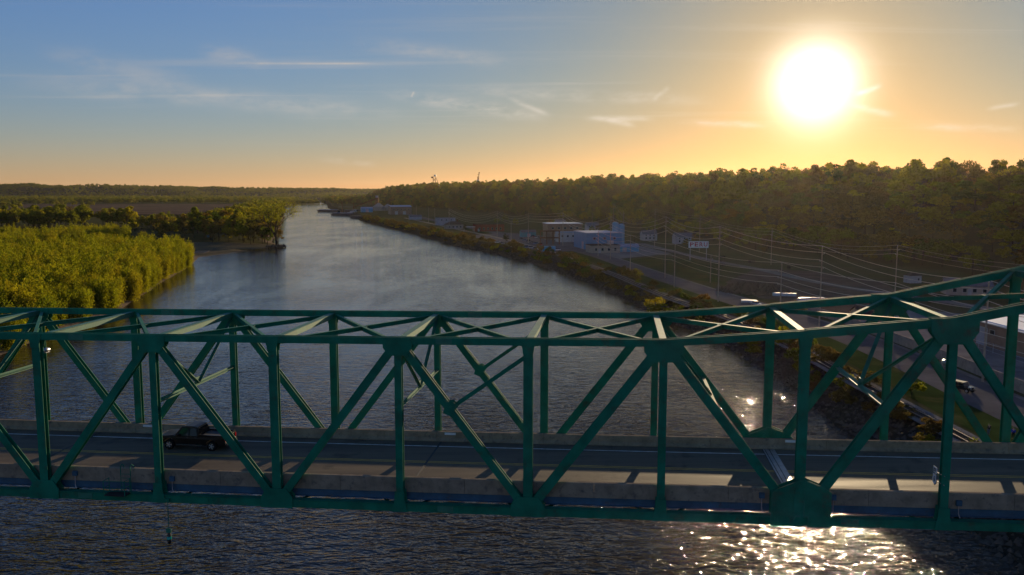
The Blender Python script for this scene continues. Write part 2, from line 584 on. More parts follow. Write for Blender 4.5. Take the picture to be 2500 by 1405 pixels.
# ------------------------------------------------------------------ terrain
RB = [(-600, 62), (90, 57.5), (138, 57.7), (172, 60.0), (230, 59.5), (275, 51), (310, 47), (388, 36), (502, 10), (656, -45), (850, -104), (1207, -217), (1525, -297), (2150, -470), (2721, -596), (3960, -905), (4400, -1010), (5200, -1700), (6500, -3600), (9600, -8000)]
LB = [(-600, -120), (212, -131), (266, -138), (299, -140), (388, -162), (462, -179), (540, -201), (569, -194), (656, -178), (700, -200), (850, -236), (1402, -378), (2200, -600), (3226, -812), (3960, -1000), (4400, -1180), (5200, -1950), (6500, -3900), (9600, -8400)]
HB = [(-600, 330), (0, 290), (200, 252), (330, 226), (418, 208), (578, 152), (994, 105), (1473, -50), (2000, -225), (2500, -390), (3000, -510), (3300, -560), (3600, -300), (4200, 500), (9600, 3000)]
BLUFF = [(-9000, 92), (-3050, 84), (-2300, 74), (-1580, 57), (-850, 48), (-500, 44), (9000, 44)]


def interp(tab, y):
    return float(np.interp(y, [t[0] for t in tab], [t[1] for t in tab]))


def sm(x):
    x = max(0.0, min(1.0, x))
    return x * x * (3 - 2 * x)


DIPS = [(-279, 757, 11, 13), (-193, 611, 9, 7), (-186, 585, 5, 4)]


def ground_z(X, Y):
    xr, xl = interp(RB, Y), interp(LB, Y)
    n1 = mnoise.noise(Vector((X * 0.006, Y * 0.006, 0.3)))
    n2 = mnoise.noise(Vector((X * 0.05, Y * 0.05, 4.3)))
    if X > xr:
        d = X - xr
        z = 5.0 * sm((d + 1.0) / 13.0) - 0.35 * (d < 0.5)
        if 0.3 < d < 12:
            z += 0.35 * n2
        e = X - interp(HB, Y)
        z += 26.0 * sm((e + 6) / 72) + 9.0 * sm((e - 45) / 190) + 3.5 * n1 * sm(e / 120) - 26 * sm((e - 230) / 160)
    elif X < xl:
        d = xl - X
        z = 0.9 * sm(d / 9.0) + 1.3 * sm((d - 8) / 40.0) + 0.5 * n1 * sm(d / 80) + 0.12 * n2
        if 545 < Y < 660 and d < 90:
            z = min(z, 0.55 + 0.3 * n2)
        for cx, cy, rx, ry in DIPS:
            q = ((X - cx) / rx) ** 2 + ((Y - cy) / ry) ** 2
            z -= 3.0 * max(0.0, 1.25 - q)
    else:
        d = min(X - xl, xr - X)
        z = -0.05 - 3.0 * sm(d / 8.0)
    if Y > 4300:
        f = sm((Y - 4700 + 250 * n1) / 800)
        rav = 1 - 0.28 * abs(mnoise.noise(Vector((X * 0.0022, Y * 0.0011, 9.1)))) * 2
        hb = interp(BLUFF, X * 5000 / max(Y, 5000)) * rav
        if xl <= X <= xr:
            f = 0 if Y < 4500 else f
        z = max(z, z * (1 - f) + hb * f)
    return z


def build_ground():
    ys = list(np.arange(-420, 60, 40)) + list(np.arange(60, 700, 8)) + list(np.arange(700, 1500, 20)) + list(np.arange(1500, 4300, 60)) + list(np.arange(4300, 6200, 60)) + list(np.arange(6200, 9400, 300))
    left = [9000, 7000, 5500, 4300, 3600, 3000, 2600, 2300, 2000, 1750, 1500, 1300, 1100, 950, 800, 680, 560, 460, 380, 310, 250, 200, 160, 130, 110, 95, 84, 74, 65, 57, 50, 43, 36, 30, 25, 20, 16, 12, 9, 6, 3.5, 1.5, 0.0]
    right = [0.0, 1.2, 2.5, 4, 6, 8, 10, 12.5, 16, 24, 40] + [40 + 15 * i for i in range(1, 42)] + [720, 800, 900, 1050, 1250, 1500, 1800, 2200, 2700, 3300, 4000, 5000, 6500, 9000]
    vs, cols = [], []
    for y in ys:
        xl, xr = interp(LB, y), interp(RB, y)
        row = [xl - d for d in left] + [xl + 3, xl + 8, (xl + xr) / 2, xr - 8, xr - 3] + [xr + d for d in right]
        for x in row:
            x = max(-9400, min(9400, x))
            vs.append((x, float(y), ground_z(x, y)))
            dl, dr = xl - x, x - xr
            sand = 1.0 - sm((dl - 5 - 5 * mnoise.noise(Vector((x * .03, y * .03, 1)))) / 9) if dl > -4 else 0.0
            if 545 < y < 665 and 0 < dl < 95:
                sand = 0.45
            rock = (1.0 - sm((dr - 9) / 5)) if dr > -6 else 0.0
            wood = sm((x - interp(HB, y) + 25) / 30) if x > xr else (1.0 if y > 4400 else 0.0)
            cols.append((sand, wood, rock, 1))
    nc = len(row)
    fs = []
    for j in range(len(ys) - 1):
        for i in range(nc - 1):
            a = j * nc + i
            fs.append((a, a + 1, a + nc + 1, a + nc))
    me = bpy.data.meshes.new('ground')
    me.from_pydata(vs, [], fs)
    ca = me.color_attributes.new('zone', 'FLOAT_COLOR', 'POINT')
    ca.data.foreach_set('color', np.array(cols, dtype=np.float32).ravel())
    me.polygons.foreach_set('use_smooth', [True] * len(fs))
    m, N, b = principled('valley_ground')
    co = N.n('ShaderNodeTexCoord').outputs['Object']
    zone = N.n('ShaderNodeVertexColor', layer_name='zone').outputs[0]
    sp = N.n('ShaderNodeSeparateColor')
    N.link(zone, sp.inputs[0])
    f1 = N.noise(co, 0.05, 6.0, 0.6)
    f2 = N.noise(co, 0.6, 5.0, 0.6)
    grass = N.ramp(f1, [(0.3, (0.045, 0.058, 0.018)), (0.5, (0.075, 0.072, 0.026)), (0.7, (0.11, 0.085, 0.045))])
    grass = N.mix(N.smooth(f2, 0.3, 0.7, 0.0, 0.5), grass, (0.045, 0.043, 0.020, 1))
    wood = N.ramp(f2, [(0.3, (0.028, 0.026, 0.014)), (0.7, (0.055, 0.050, 0.022))])
    sand = N.ramp(f2, [(0.25, (0.13, 0.095, 0.062)), (0.7, (0.25, 0.19, 0.125))])
    rock = N.ramp(f2, [(0.3, (0.024, 0.022, 0.017)), (0.7, (0.052, 0.045, 0.033))])
    c = N.mix(sp.outputs[1], grass, wood)
    c = N.mix(sp.outputs[0], c, sand)
    c = N.mix(sp.outputs[2], c, rock)
    N.link(c, b.inputs['Base Color'])
    b.inputs['Roughness'].default_value = 0.95
    b.inputs['Specular IOR Level'].default_value = 0.0
    bn = N.n('ShaderNodeBump')
    bn.inputs['Distance'].default_value = 0.25
    N.link(N.noise(co, 0.9, 6.0, 0.65), bn.inputs['Height'])
    N.link(bn.outputs[0], b.inputs['Normal'])
    me.materials.append(m)
    o = bpy.data.objects.new('ground', me)
    COL.objects.link(o)
    tag(o, 'wide valley floor with riverbanks, wooded slope and far bluffs', 'ground', kind='structure')


build_ground()


def build_water():
    m, N, b = principled('river_water')
    co = N.n('ShaderNodeTexCoord').outputs['Object']
    b.inputs['Base Color'].default_value = (0.024, 0.018, 0.011, 1)
    b.inputs['IOR'].default_value = 1.333
    f0 = N.noise(co, 0.012, 4.0, 0.6)
    b.inputs['Roughness'].default_value = 0.03
    # wind waves: two crossing trains of stretched noise, ripples on top, calmer and rougher reaches
    def ridged(x, p):
        return N.math('POWER', N.math('SUBTRACT', 1.0, N.math('ABSOLUTE', N.math('MULTIPLY_ADD', x, 2.0, -1.0))), p)
    w1 = ridged(N.noise(N.mapping(co, rot=(0, 0, R(10)), scale=(0.40, 1.0, 1)), 0.42, 2.0, 0.5, dist=0.7), 2.2)
    w2 = ridged(N.noise(N.mapping(co, rot=(0, 0, R(-14)), scale=(0.48, 1.0, 1)), 0.80, 2.0, 0.5, dist=0.7), 1.8)
    w3 = N.noise(N.mapping(co, rot=(0, 0, R(3)), scale=(0.6, 1.0, 1)), 2.6, 2.0, 0.5)
    h = N.math('ADD', N.math('MULTIPLY', w1, 0.30), N.math('ADD', N.math('MULTIPLY', w2, 0.20), N.math('MULTIPLY', w3, 0.14)))
    amp = N.smooth(f0, 0.32, 0.66, 0.62, 1.10)
    swirl = N.noise(N.mapping(co, rot=(0, 0, R(14)), scale=(1.0, 0.22, 1)), 0.035, 4.0, 0.6, dist=1.2)
    amp = N.math('MULTIPLY', amp, N.smooth(swirl, 0.42, 0.62, 1.0, 0.62))
    # the reach above the bridge lies sheltered and runs smoother
    sy = N.n('ShaderNodeSeparateXYZ')
    N.link(co, sy.inputs[0])
    amp = N.math('MULTIPLY', amp, N.smooth(sy.outputs[1], 70.0, 240.0, 1.0, CALM))
    bn = N.n('ShaderNodeBump')
    bn.inputs['Strength'].default_value = 1.0
    bn.inputs['Distance'].default_value = WAVE
    N.link(N.math('MULTIPLY', h, amp), bn.inputs['Height'])
    N.link(bn.outputs[0], b.inputs['Normal'])
    mb = MB()
    mb.sheet([(-8800, -500, 0), (900, -500, 0), (900, 9000, 0), (-8800, 9000, 0)])
    o = mb.build('river', m)
    tag(o, 'broad river with wind ripples and low sun glitter', 'river', kind='structure')


WAVE = 1.15
CALM = 0.20
build_water()


def flat(name, pts, z, m, label, cat, off=0.0):
    mb = MB()
    mb.sheet([(p[0], p[1], z) for p in pts])
    o = mb.build(name, m)
    return tag(o, label, cat, kind='structure')


def strip_sheet(mb, line, w0, w1, z):
    """ribbon along a line of (x, y), from w0 to w1 to its right"""
    L, Rr = [], []
    for i, p in enumerate(line):
        a = Vector(line[min(i + 1, len(line) - 1)]) - Vector(line[max(i - 1, 0)])
        a.normalize()
        n = Vector((a.y, -a.x))
        L.append((p[0] + n.x * w0, p[1] + n.y * w0, z))
        Rr.append((p[0] + n.x * w1, p[1] + n.y * w1, z))
    n = len(line)
    mb.add(L + Rr, [(i, n + i, n + i + 1, i + 1) for i in range(n - 1)])


def smooth_line(pts, n=6):
    out = []
    for i in range(len(pts) - 1):
        p0, p1, p2, p3 = [Vector(pts[max(0, min(len(pts) - 1, i + k))]) for k in (-1, 0, 1, 2)]
        for j in range(n):
            t = j / n
            out.append(0.5 * ((2 * p1) + (p2 - p0) * t + (2 * p0 - 5 * p1 + 4 * p2 - p3) * t * t + (3 * p1 - p0 - 3 * p2 + p3) * t ** 3))
    out.append(Vector(pts[-1]))
    return [tuple(p) for p in out]


ROAD = smooth_line([(86, 60), (85, 130), (86.5, 175), (86, 215), (80.5, 255), (72, 310), (62, 385), (50, 485), (31, 580), (6, 685), (-34, 830), (-76, 990), (-125, 1180), (-195, 1480), (-240, 1650), (-300, 1900)])
GZ = 5.0
mb = MB()
strip_sheet(mb, ROAD, -5.6, 5.6, GZ + 0.075)
tag(mb.build('river_street', M['asphalt']), 'grey asphalt street running along the river flat', 'road', kind='structure')
mb = MB()
strip_sheet(mb, ROAD[:70], -13.5, -5.6, GZ + 0.05)
tag(mb.build('grass_verge', M['grass']), 'strip of green grass between street and railway', 'grass', kind='structure')
mb = MB()
strip_sheet(mb, ROAD, 5.6, 7.0, GZ + 0.06)
tag(mb.build('gravel_shoulder', M['gravel']), 'pale gravel shoulder along the street', 'shoulder', kind='structure')
flat('lawn', [at(*p, GZ) for p in [(1512, 640), (1600, 628), (1680, 634), (1745, 652), (1760, 690), (1690, 685), (1640, 672), (1575, 655)]], GZ + 0.055, M['grass'], 'dark green lawn beside the street below the town sign', 'lawn')
flat('dirt_yard', [at(*p, GZ) for p in [(1770, 690), (1850, 655), (2010, 665), (2160, 690), (2230, 745), (2100, 775), (1960, 745), (1850, 727)]], GZ + 0.045, M['dirt'], 'brown churned dirt yard behind the street', 'yard')
flat('parking_lot', [at(*p, GZ) for p in [(1135, 577), (1230, 592), (1330, 618), (1420, 612), (1400, 590), (1320, 575), (1230, 568)]], GZ + 0.085, M['asphalt'], 'grey parking lot full of cars by the river', 'parking lot')
flat('plant_yard', [at(*p, GZ) for p in [(1405, 616), (1505, 633), (1640, 620), (1560, 600), (1420, 590)]], GZ + 0.04, M['gravel'], 'pale concrete yard around the blue plant', 'yard')
flat('gravel_yard', [(95, 110), (95, 230), (100, 252), (128, 262), (150, 240), (150, 110)], GZ + 0.035, M['gravel'], 'grey gravel yard behind the concrete wall', 'yard')
flat('ploughed_field', [(-1150, 1500), (-560, 1420), (-640, 2150), (-820, 2620), (-1500, 2620)], 3.6, M['field'], 'bare brown ploughed field beyond the trees', 'field')
mb = MB()
BACK = smooth_line([(175, 190), (150, 270), (128, 330), (118, 400), (108, 450), (100, 520), (92, 600)])
strip_sheet(mb, BACK, -3.0, 3.0, GZ + 0.065)
tag(mb.build('back_lane', M['gravel']), 'pale back lane curving below the wooded slope', 'lane', kind='structure')

# railway
RAIL = smooth_line([(68.5, 60), (68.0, 122), (67.4, 157), (67.2, 196), (64.5, 240), (55.5, 290), (45.5, 376), (29, 485), (11, 580), (-14, 685), (-55, 830), (-98, 990), (-150, 1180)])
tr = thing('railway_track', (68, 122, GZ), 'single railway track on ballast beside the river', 'railway')
mb = MB()
strip_sheet(mb, RAIL, -2.6, 2.6, GZ + 0.10)
mb.build('ballast_bed', M['ballast'], tr)
for side in (-0.72, 0.72):
    for h0, w in ((GZ + 0.34, 0.09),):
        mb = MB()
        L = []
        for i, p in enumerate(RAIL):
            a = (Vector(RAIL[min(i + 1, len(RAIL) - 1)]) - Vector(RAIL[max(i - 1, 0)])).normalized()
            L.append((p[0] + a.y * side, p[1] - a.x * side))
        for i in range(len(L) - 1):
            mb.bar((*L[i], h0 - 0.07), (*L[i + 1], h0 - 0.07), w, 0.16)
        mb.build('rail', M['rail'], tr)
mb = MB()
for i in range(len(RAIL) - 1):
    p, q = Vector(RAIL[i]), Vector(RAIL[i + 1])
    if p.y > 420:
        break
    k = max(1, int((q - p).length / 0.65))
    a = (q - p).normalized()
    for j in range(k):
        c = p.lerp(q, j / k)
        mb.box((c.x, c.y, GZ + 0.16), (2.6, 0.24, 0.16), math.atan2(-a.x, a.y))
o = mb.build('sleepers', M['tie'], tr)
tag(o, kind='stuff')

# ------------------------------------------------------------------ bridge
PL = 8.8
YAW = R(7.2486)
BD = Vector((math.cos(YAW), -math.sin(YAW), 0))
BN = Vector((math.sin(YAW), math.cos(YAW), 0))
BU = Vector((0, 0, 1))
W = 12.213
K0, K1 = -6, 12
TOPH = {6: 12.2, 7: 13.0, 8: 14.9, 9: 17.4, 10: 18.6, 11: 17.4, 12: 14.9}


def B(k, o, z):
    s = k * PL
    return Vector((-33.84, 59.01, 20.22 + 0.00831 * s + 0.00008 * s * s + z)) + BD * s + BN * o


def top(k):
    return TOPH.get(k, 11.56)


bridge = thing('truss_bridge', B(10, W / 2, 0) - Vector((0, 0, 18.5)), 'long green steel through truss bridge carrying a two lane road', 'bridge')


def hbar(mb, p0, p1, depth, width, nrm=BN, t=0.045):
    """rolled section: two plates parallel to the truss and a web between them"""
    p0, p1 = Vector(p0), Vector(p1)
    a = (p1 - p0).normalized()
    n = (nrm - a * nrm.dot(a)).normalized()
    v = a.cross(n)
    c = (p0 + p1) / 2
    ln = (p1 - p0).length
    for s in (-1, 1):
        mb.frame_box(c + n * (s * (width / 2 - t / 2)), a, n, v, ln, t, depth)
    mb.frame_box(c, a, n, v, ln, width - 2 * t - 0.002, t)


def chord(mb, p0, p1, depth, width, nrm=BN):
    p0, p1 = Vector(p0), Vector(p1)
    a = (p1 - p0).normalized()
    n = (nrm - a * nrm.dot(a)).normalized()
    v = a.cross(n)
    if v.z < 0:
        v = -v
    c = (p0 + p1) / 2
    ln = (p1 - p0).length
    mb.frame_box(c, a, n, v, ln, width, depth)
    mb.frame_box(c + v * (depth / 2 + 0.012), a, n, v, ln, width + 0.14, 0.024)


def gusset(name, k, o, z, poly, th=0.035, wid=0.52, m=None):
    """pair of plates on both faces of a joint; outline in panel lengths along and metres up"""
    mb = MB()
    c = B(k, o, z)
    sl = (B(k + 0.5, o, z) - B(k - 0.5, o, z)).normalized()
    for s in (-1, 1):
        pts = [c + sl * x + BU * y + BN * (s * (wid / 2 + 0.004) - (th if s < 0 else 0)) for x, y in poly]
        mb.prism(pts, BN * th)
    return mb.build(name, m or M['green'], bridge)


def truss(o):
    for k in range(K0, K1):
        mb = MB()
        chord(mb, B(k, o, -0.03), B(k + 1, o, -0.03), 0.54, 0.42)
        mb.build('bottom_chord', M['green'], bridge)
        mb = MB()
        hbar(mb, B(k, o, top(k)), B(k + 1, o, top(k + 1)), 0.47 if k < 6 else 0.56, 0.52, t=0.055)
        mb.build('top_chord', M['green'], bridge)
        for o_s in (0, top(k) if top(k) == top(k + 1) else None):
            if o_s is None:
                continue
            mb = MB()
            c = B(k + 0.36, o, o_s)
            sl = (B(k + 0.46, o, 0) - B(k + 0.26, o, 0)).normalized()
            for sd in (-1, 1):
                mb.frame_box(c + BN * (sd * (0.272 if o_s else 0.226)), sl, BN, BU, 1.1, 0.02, 0.40)
            mb.build('splice_plate', M['green_light'] if k % 3 == 0 else M['green'], bridge)
        # diagonals run between odd top joints and even bottom joints
        mb = MB()
        if k % 2 == 0:
            p0, p1 = B(k, o, 0), B(k + 1, o, top(k + 1))
        else:
            p0, p1 = B(k, o, top(k)), B(k + 1, o, 0)
        hbar(mb, p0, p1, 0.60 if k in (4, 5, 6) else 0.54, 0.44)
        mb.build('diagonal', M['green'], bridge)
    for k in range(K0, K1 + 1):
        mb = MB()
        wv = 0.62 if k % 2 == 0 else 0.50
        hbar(mb, B(k, o, 0.3), B(k, o, top(k) - 0.2), wv, 0.42)
        mb.build('vertical', M['green'], bridge)
        h = top(k)
        if k % 2:
            s = 1.0 if k < 5 else (1.25 if k == 5 else 1.4)
            gusset('gusset_plate', k, o, h, [(-1.0 * s, 0.22), (1.0 * s, 0.22), (1.0 * s, -0.45 * s), (0.62 * s, -1.0 * s), (-0.62 * s, -1.0 * s), (-1.0 * s, -0.45 * s)])
            gusset('gusset_plate', k, o, 0, [(-0.55, -0.30), (0.55, -0.30), (0.36, 0.55), (0.33, 1.15), (-0.33, 1.15), (-0.36, 0.55)])
        else:
            if k != 6:
                gusset('gusset_plate', k, o, 0, [(-1.15, -0.33), (1.15, -0.33), (1.15, 0.42), (0.72, 1.05), (-0.72, 1.05), (-1.15, 0.42)])
            gusset('gusset_plate', k, o, h, [(-0.55, 0.20), (0.55, 0.20), (0.36, -0.45), (0.33, -0.8), (-0.33, -0.8), (-0.36, -0.45)])
    # pinned hinge joint
    gusset('hinge_plate', 6, o, 0, [(-1.80, -0.36), (0.28, -0.36), (0.28, 2.75), (0.0, 2.75), (-1.05, 2.30), (-1.80, 1.95)], 0.05, 0.54)
    gusset('hinge_plate', 6, o, 0, [(0.52, -0.36), (1.95, -0.36), (1.95, 1.95), (1.40, 2.30), (0.29, 2.75), (0.29, 0.35), (0.52, 0.35)], 0.05, 0.54)
    mb = MB()
    c = B(6, o, 0)
    for s in (-1, 1):
        q = c + BN * (s * 0.335)
        mb.frame_box(q + BU * 1.05 - BD * 0.12, BD, BN, BU, 0.56, 0.04, 2.5)
    mb.build('hinge_link', M['green'], bridge)
    for zz in (0.12, 2.0):
        mb = MB()
        mb.tube([c + BU * zz - BD * 0.12 - BN * 0.42, c + BU * zz - BD * 0.12 + BN * 0.42], 0.24, 14)
        mb.build('hinge_pin', M['green'], bridge, smooth=False)


truss(0.0)
truss(W)

# top and bottom bracing, sway frames, floor
for k in range(K0, K1 + 1):
    h = top(k)
    mb = MB()
    mb.frame_box((B(k, 0.27, h + 0.05) + B(k, W - 0.27, h + 0.05)) / 2, BD, BN, BU, 0.46, W - 0.56, 0.025)
    mb.frame_box((B(k, 0.27, h - 0.17) + B(k, W - 0.27, h - 0.17)) / 2, BD, BN, BU, 0.30, W - 0.56, 0.40)
    mb.build('top_strut', M['green_light'] if k < 6 else M['green'], bridge)  # left struts coloured paler for the sun on them
    mb = MB()
    p0, p1 = B(k, 0.2, 0.47), B(k, W - 0.2, 0.47)
    mb.frame_box((p0 + p1) / 2, BD, BN, BU, 0.03, W - 0.5, 0.60)
    for s in (-1, 1):
        mb.frame_box((p0 + p1) / 2 + BU * (0.315 * s), BD, BN, BU, 0.34, W - 0.5, 0.03)
    mb.build('floor_beam', M['green'], bridge)
    if k < K1:
        h2 = top(k + 1)
        for a, b in ((0, 1), (1, 0)):
            mb = MB()
            o0, o1 = (0.3, W - 0.3) if a == 0 else (W - 0.3, 0.3)
            p0, p1 = B(k + 0.05, o0, h - 0.06 + 0.008 * a), B(k + 0.95, o1, h2 - 0.06 + 0.008 * a)
            mb.bar(p0, p1, 0.24, 0.022)
            mb.bar(p0 - BU * 0.16, p1 - BU * 0.16, 0.03, 0.26)
            mb.bar(p0 - BU * 0.30, p1 - BU * 0.30, 0.20, 0.022)
            mb.build('top_lateral', M['green'], bridge)
            mb = MB()
            p0, p1 = B(k + 0.08, o0, -0.14 + 0.05 * a), B(k + 0.92, o1, -0.14 + 0.05 * a)
            mb.bar(p0, p1, 0.26, 0.03)
            mb.build('bottom_lateral', M['green'], bridge)
        mb = MB()
        mb.frame_box((B(k + 0.5, W / 2, top(k) / 2 + top(k + 1) / 2 - 0.09)), BD, BN, BU, 0.7, 0.6, 0.02)
        mb.build('lateral_plate', M['green_light'], bridge)


def kframe(p_near_top, p_far_top, p_near_mid, p_far_mid, light):
    m = M['green_light'] if light else M['green']  # paler green puts sunlight into the colour of the sway frame
    mid = (p_near_mid + p_far_mid) / 2
    nrm = (p_near_top - p_near_mid).normalized()
    mb = MB()
    mb.bar(p_near_mid, p_far_mid, 0.36, 0.03, BU)
    mb.bar(p_near_mid - BU * 0.02, p_far_mid - BU * 0.02, 0.03, 0.34, nrm)
    mb.build('sway_strut', m, bridge)
    for p in (p_near_top, p_far_top):
        mb = MB()
        mb.bar(p, mid, 0.32, 0.03, BD)
        mb.bar(p, mid, 0.03, 0.28, BD)
        mb.build('sway_brace', m, bridge)
    mb = MB()
    mb.frame_box(mid + (p_near_top + p_far_top - 2 * mid).normalized() * 0.18, BD, BN, BU, 0.05, 1.0, 0.62)
    mb.build('sway_plate', m, bridge)


for k in range(K0 + 1, K1, 2):
    h = top(k)
    if k in (5, 7):       # portals lie in the slope of the diagonals towards the hinge
        q = 6
        f = 0.42
        nt, ft = B(k, 0.2, h - 0.4), B(k, W - 0.2, h - 0.4)
        nm = B(k + (q - k) * f, 0.2, h * (1 - f))
        fm = B(k + (q - k) * f, W - 0.2, h * (1 - f))
        kframe(nt, ft, nm, fm, k == 7)
    else:
        kframe(B(k, 0.2, h - 0.4), B(k, W - 0.2, h - 0.4), B(k, 0.2, h - 4.6), B(k, W - 0.2, h - 4.6), True)
for o in (0.0, W):        # sub-struts from the diagonal to the head of the vertical
    mb = MB()
    f = 0.40
    hbar(mb, B(3 + f, o, top(3) * (1 - f)), B(4, o, top(4) - 0.9), 0.26, 0.26)
    mb.build('sub_strut', M['green'], bridge)
    gusset('gusset_plate', 3 + f, o, top(3) * (1 - f), [(-0.45, -0.25), (0.05, -0.45), (0.62, 0.25), (0.2, 0.55), (-0.25, 0.5)], 0.03, 0.46)

# deck
DZ = 1.15
ks = [K0 + i * 0.5 for i in range(2 * (K1 - K0) + 1)]


def ribbon(name, o0, o1, z, th, m, ka=K0, kb=K1, lab=None):
    mb = MB()
    kk = [k for k in ks if ka <= k <= kb]
    vs = []
    for k in kk:
        vs += [B(k, o0, z), B(k, o1, z), B(k, o1, z + th), B(k, o0, z + th)]
    fs = [(0, 1, 2, 3), tuple(4 * (len(kk) - 1) + i for i in (3, 2, 1, 0))]
    for i in range(len(kk) - 1):
        a, b = 4 * i, 4 * i + 4
        fs += [(a + j, b + j, b + (j + 1) % 4, a + (j + 1) % 4) for j in range(4)]
    mb.add(vs, fs)
    return mb.build(name, m, bridge)


ribbon('deck_slab', 0.42, W - 0.42, 0.90, 0.24, M['concrete'])
ribbon('road_surface', 0.62, W - 0.62, 1.142, 0.008, M['deck'])
ribbon('edge_line', 2.10, 2.22, 1.152, 0.004, M['white_line'])
ribbon('edge_line', W - 2.22, W - 2.10, 1.152, 0.004, M['white_line'])
ribbon('centre_line', W / 2 - 0.20, W / 2 - 0.09, 1.152, 0.004, M['yellow_line'])
ribbon('centre_line', W / 2 + 0.09, W / 2 + 0.20, 1.152, 0.004, M['yellow_line'])
for o in (0.50, W - 0.56):
    ribbon('fascia_stringer', o, o + 0.06, 0.38, 0.515, M['blue_steel'])
    ribbon('stringer_flange', o - 0.12, o + 0.18, 0.345, 0.03, M['blue_steel'])
for o in (2.8, 5.0, 7.2, 9.4):
    ribbon('stringer', o - 0.02, o + 0.02, 0.42, 0.475, M['green'])
# barriers, one casting for each panel with open joints
prof_out = [(0.36, -0.26), (0.86, -0.26), (0.86, 0.08), (0.70, 0.28), (0.64, 0.77), (0.40, 0.77), (0.36, 0.73)]
for side in (0, 1):
    for k in range(K0, K1):
        for hk in (0.0, 0.5):
            mb = MB()
            a0, a1 = k + hk + 0.0012, k + hk + 0.4988
            vs = []
            n = len(prof_out)
            for a in (a0, a1):
                for (ox, oz) in prof_out:
                    oo = ox if side == 0 else W - ox
                    vs.append(B(a, oo, DZ + oz))
            fs = [tuple(range(n)), tuple(reversed(range(n, 2 * n)))] + [(i, n + i, n + (i + 1) % n, (i + 1) % n) for i in range(n)]
            mb.add(vs, fs)
            mb.build('barrier_segment', M['concrete'], bridge)
# expansion joints
for k, wd in ((6.0, 1.5), (3.05, 0.16), (-0.35, 0.14), (8.1, 0.14)):
    mb = MB()
    c = (B(k, 0.9, 1.16) + B(k, W - 0.9, 1.16)) / 2
    sl = (B(k + 0.1, 0, 0) - B(k - 0.1, 0, 0)).normalized()
    if wd > 1:
        mb.frame_box(c, sl, BN, BU, wd * 0.62, W - 1.9, 0.012)
        mb.build('expansion_plate', M['steel'], bridge)
        for dx in (-0.46, -0.28, 0.05):
            mb = MB()
            mb.frame_box(c + sl * dx + BU * 0.010, sl, BN, BU, 0.05, W - 1.92, 0.012)
            mb.build('joint_seal', M['dark'], bridge)
    else:
        mb.frame_box(c, sl, BN, BU, wd, W - 1.9, 0.012)
        mb.build('joint_seal', M['dark'], bridge)
for k in range(K0, K1):
    for o in (1.15, W - 1.15):
        mb = MB()
        mb.frame_box(B(k + 0.3, o, DZ + 0.003), BD, BN, BU, 0.5, 0.28, 0.006)
        mb.build('deck_drain', M['black'], bridge)
for k in (0.13, 3.13, 6.20):
    mb = MB()
    mb.frame_box(B(k, W - 0.70, DZ + 0.62), BD, BN, BU, 0.92, 0.03, 0.19)
    mb.build('reflector_plate', M['plate_white'], bridge)
# conduit boxes on the outside of the near barrier
for k, z in ((0.24, 0.30), (1.09, 0.15), (5.74, 0.30), (6.25, 0.30), (7.12, 0.15)):
    mb = MB()
    mb.frame_box(B(k, 0.26, DZ + z), BD, BN, BU, 0.34, 0.18, 0.34)
    bx = mb.build('conduit_box', M['blue_steel'], bridge)
    mb = MB()
    mb.tube([B(k, 0.26, DZ + z - 0.17), B(k, 0.24, 0.6), B(k + 0.01, 0.20, 0.34)], 0.03, 5)
    mb.build('conduit', M['galv'], bx)
mb = MB()
mb.tube([B(5.80, -0.2, -0.3)] + [B(5.80 + 0.36 * t, -0.2, -0.32 - 0.62 * math.sin(math.pi * t)) for t in (0.1, 0.25, 0.4, 0.55, 0.7, 0.85)] + [B(6.17, -0.2, -0.3)], 0.035, 6)
mb.build('hanging_conduit', M['dark'], bridge)
# pier under the far tower
mb = MB()
for o in (0.0, W):
    c = B(10, o, 0)
    mb.tube([(c.x, c.y, -3), (c.x, c.y, c.z - 1.6)], [1.9, 1.5], 16)
mb.frame_box(B(10, W / 2, -1.25), BD, BN, BU, 3.0, W + 4.0, 1.0)
mb.build('pier', M['concrete2'], bridge)

# street lamps on the truss
for k, o, s, dk, q, dz in ((-1, W, -1, 0.26, 1.0, 0.0), (7, 0.0, 1, 0.02, 0.45, 1.5)):
    lamp = thing('street_lamp', B(k, o, 7.6), 'cobra head street lamp on the %s' % ('far truss post beside the sand bank' if s < 0 else 'near truss post by the route sign'), 'street lamp', 'bridge street lamps')
    mb = MB()
    mb.tube([B(k, o + s * 0.2, 7.2 + dz), B(k + dk * 0.3, o + s * 0.8 * q, 8.3 + dz), B(k + dk * 0.7, o + s * 1.6 * q, 8.6 + dz), B(k + dk, o + s * 2.2 * q, 8.62 + dz)], 0.04, 6)
    mb.build('arm', M['galv'], lamp)
    mb = MB()
    c = B(k + dk, o + s * (2.2 * q + 0.35), 8.62 + dz)
    vs = []
    mb.tube([c - BN * (s * 0.45), c - BN * (s * 0.3), c, c + BN * (s * 0.3), c + BN * (s * 0.46)], [0.06, 0.15, 0.21, 0.19, 0.06], 10)
    hd = mb.build('lamp_head', M['galv'], lamp, smooth=True)
    mb = MB()
    mb.frame_box(c - BU * 0.19, BD, BN, BU, 0.28, 0.5, 0.06)
    mb.build('lens', M['galv'], hd)

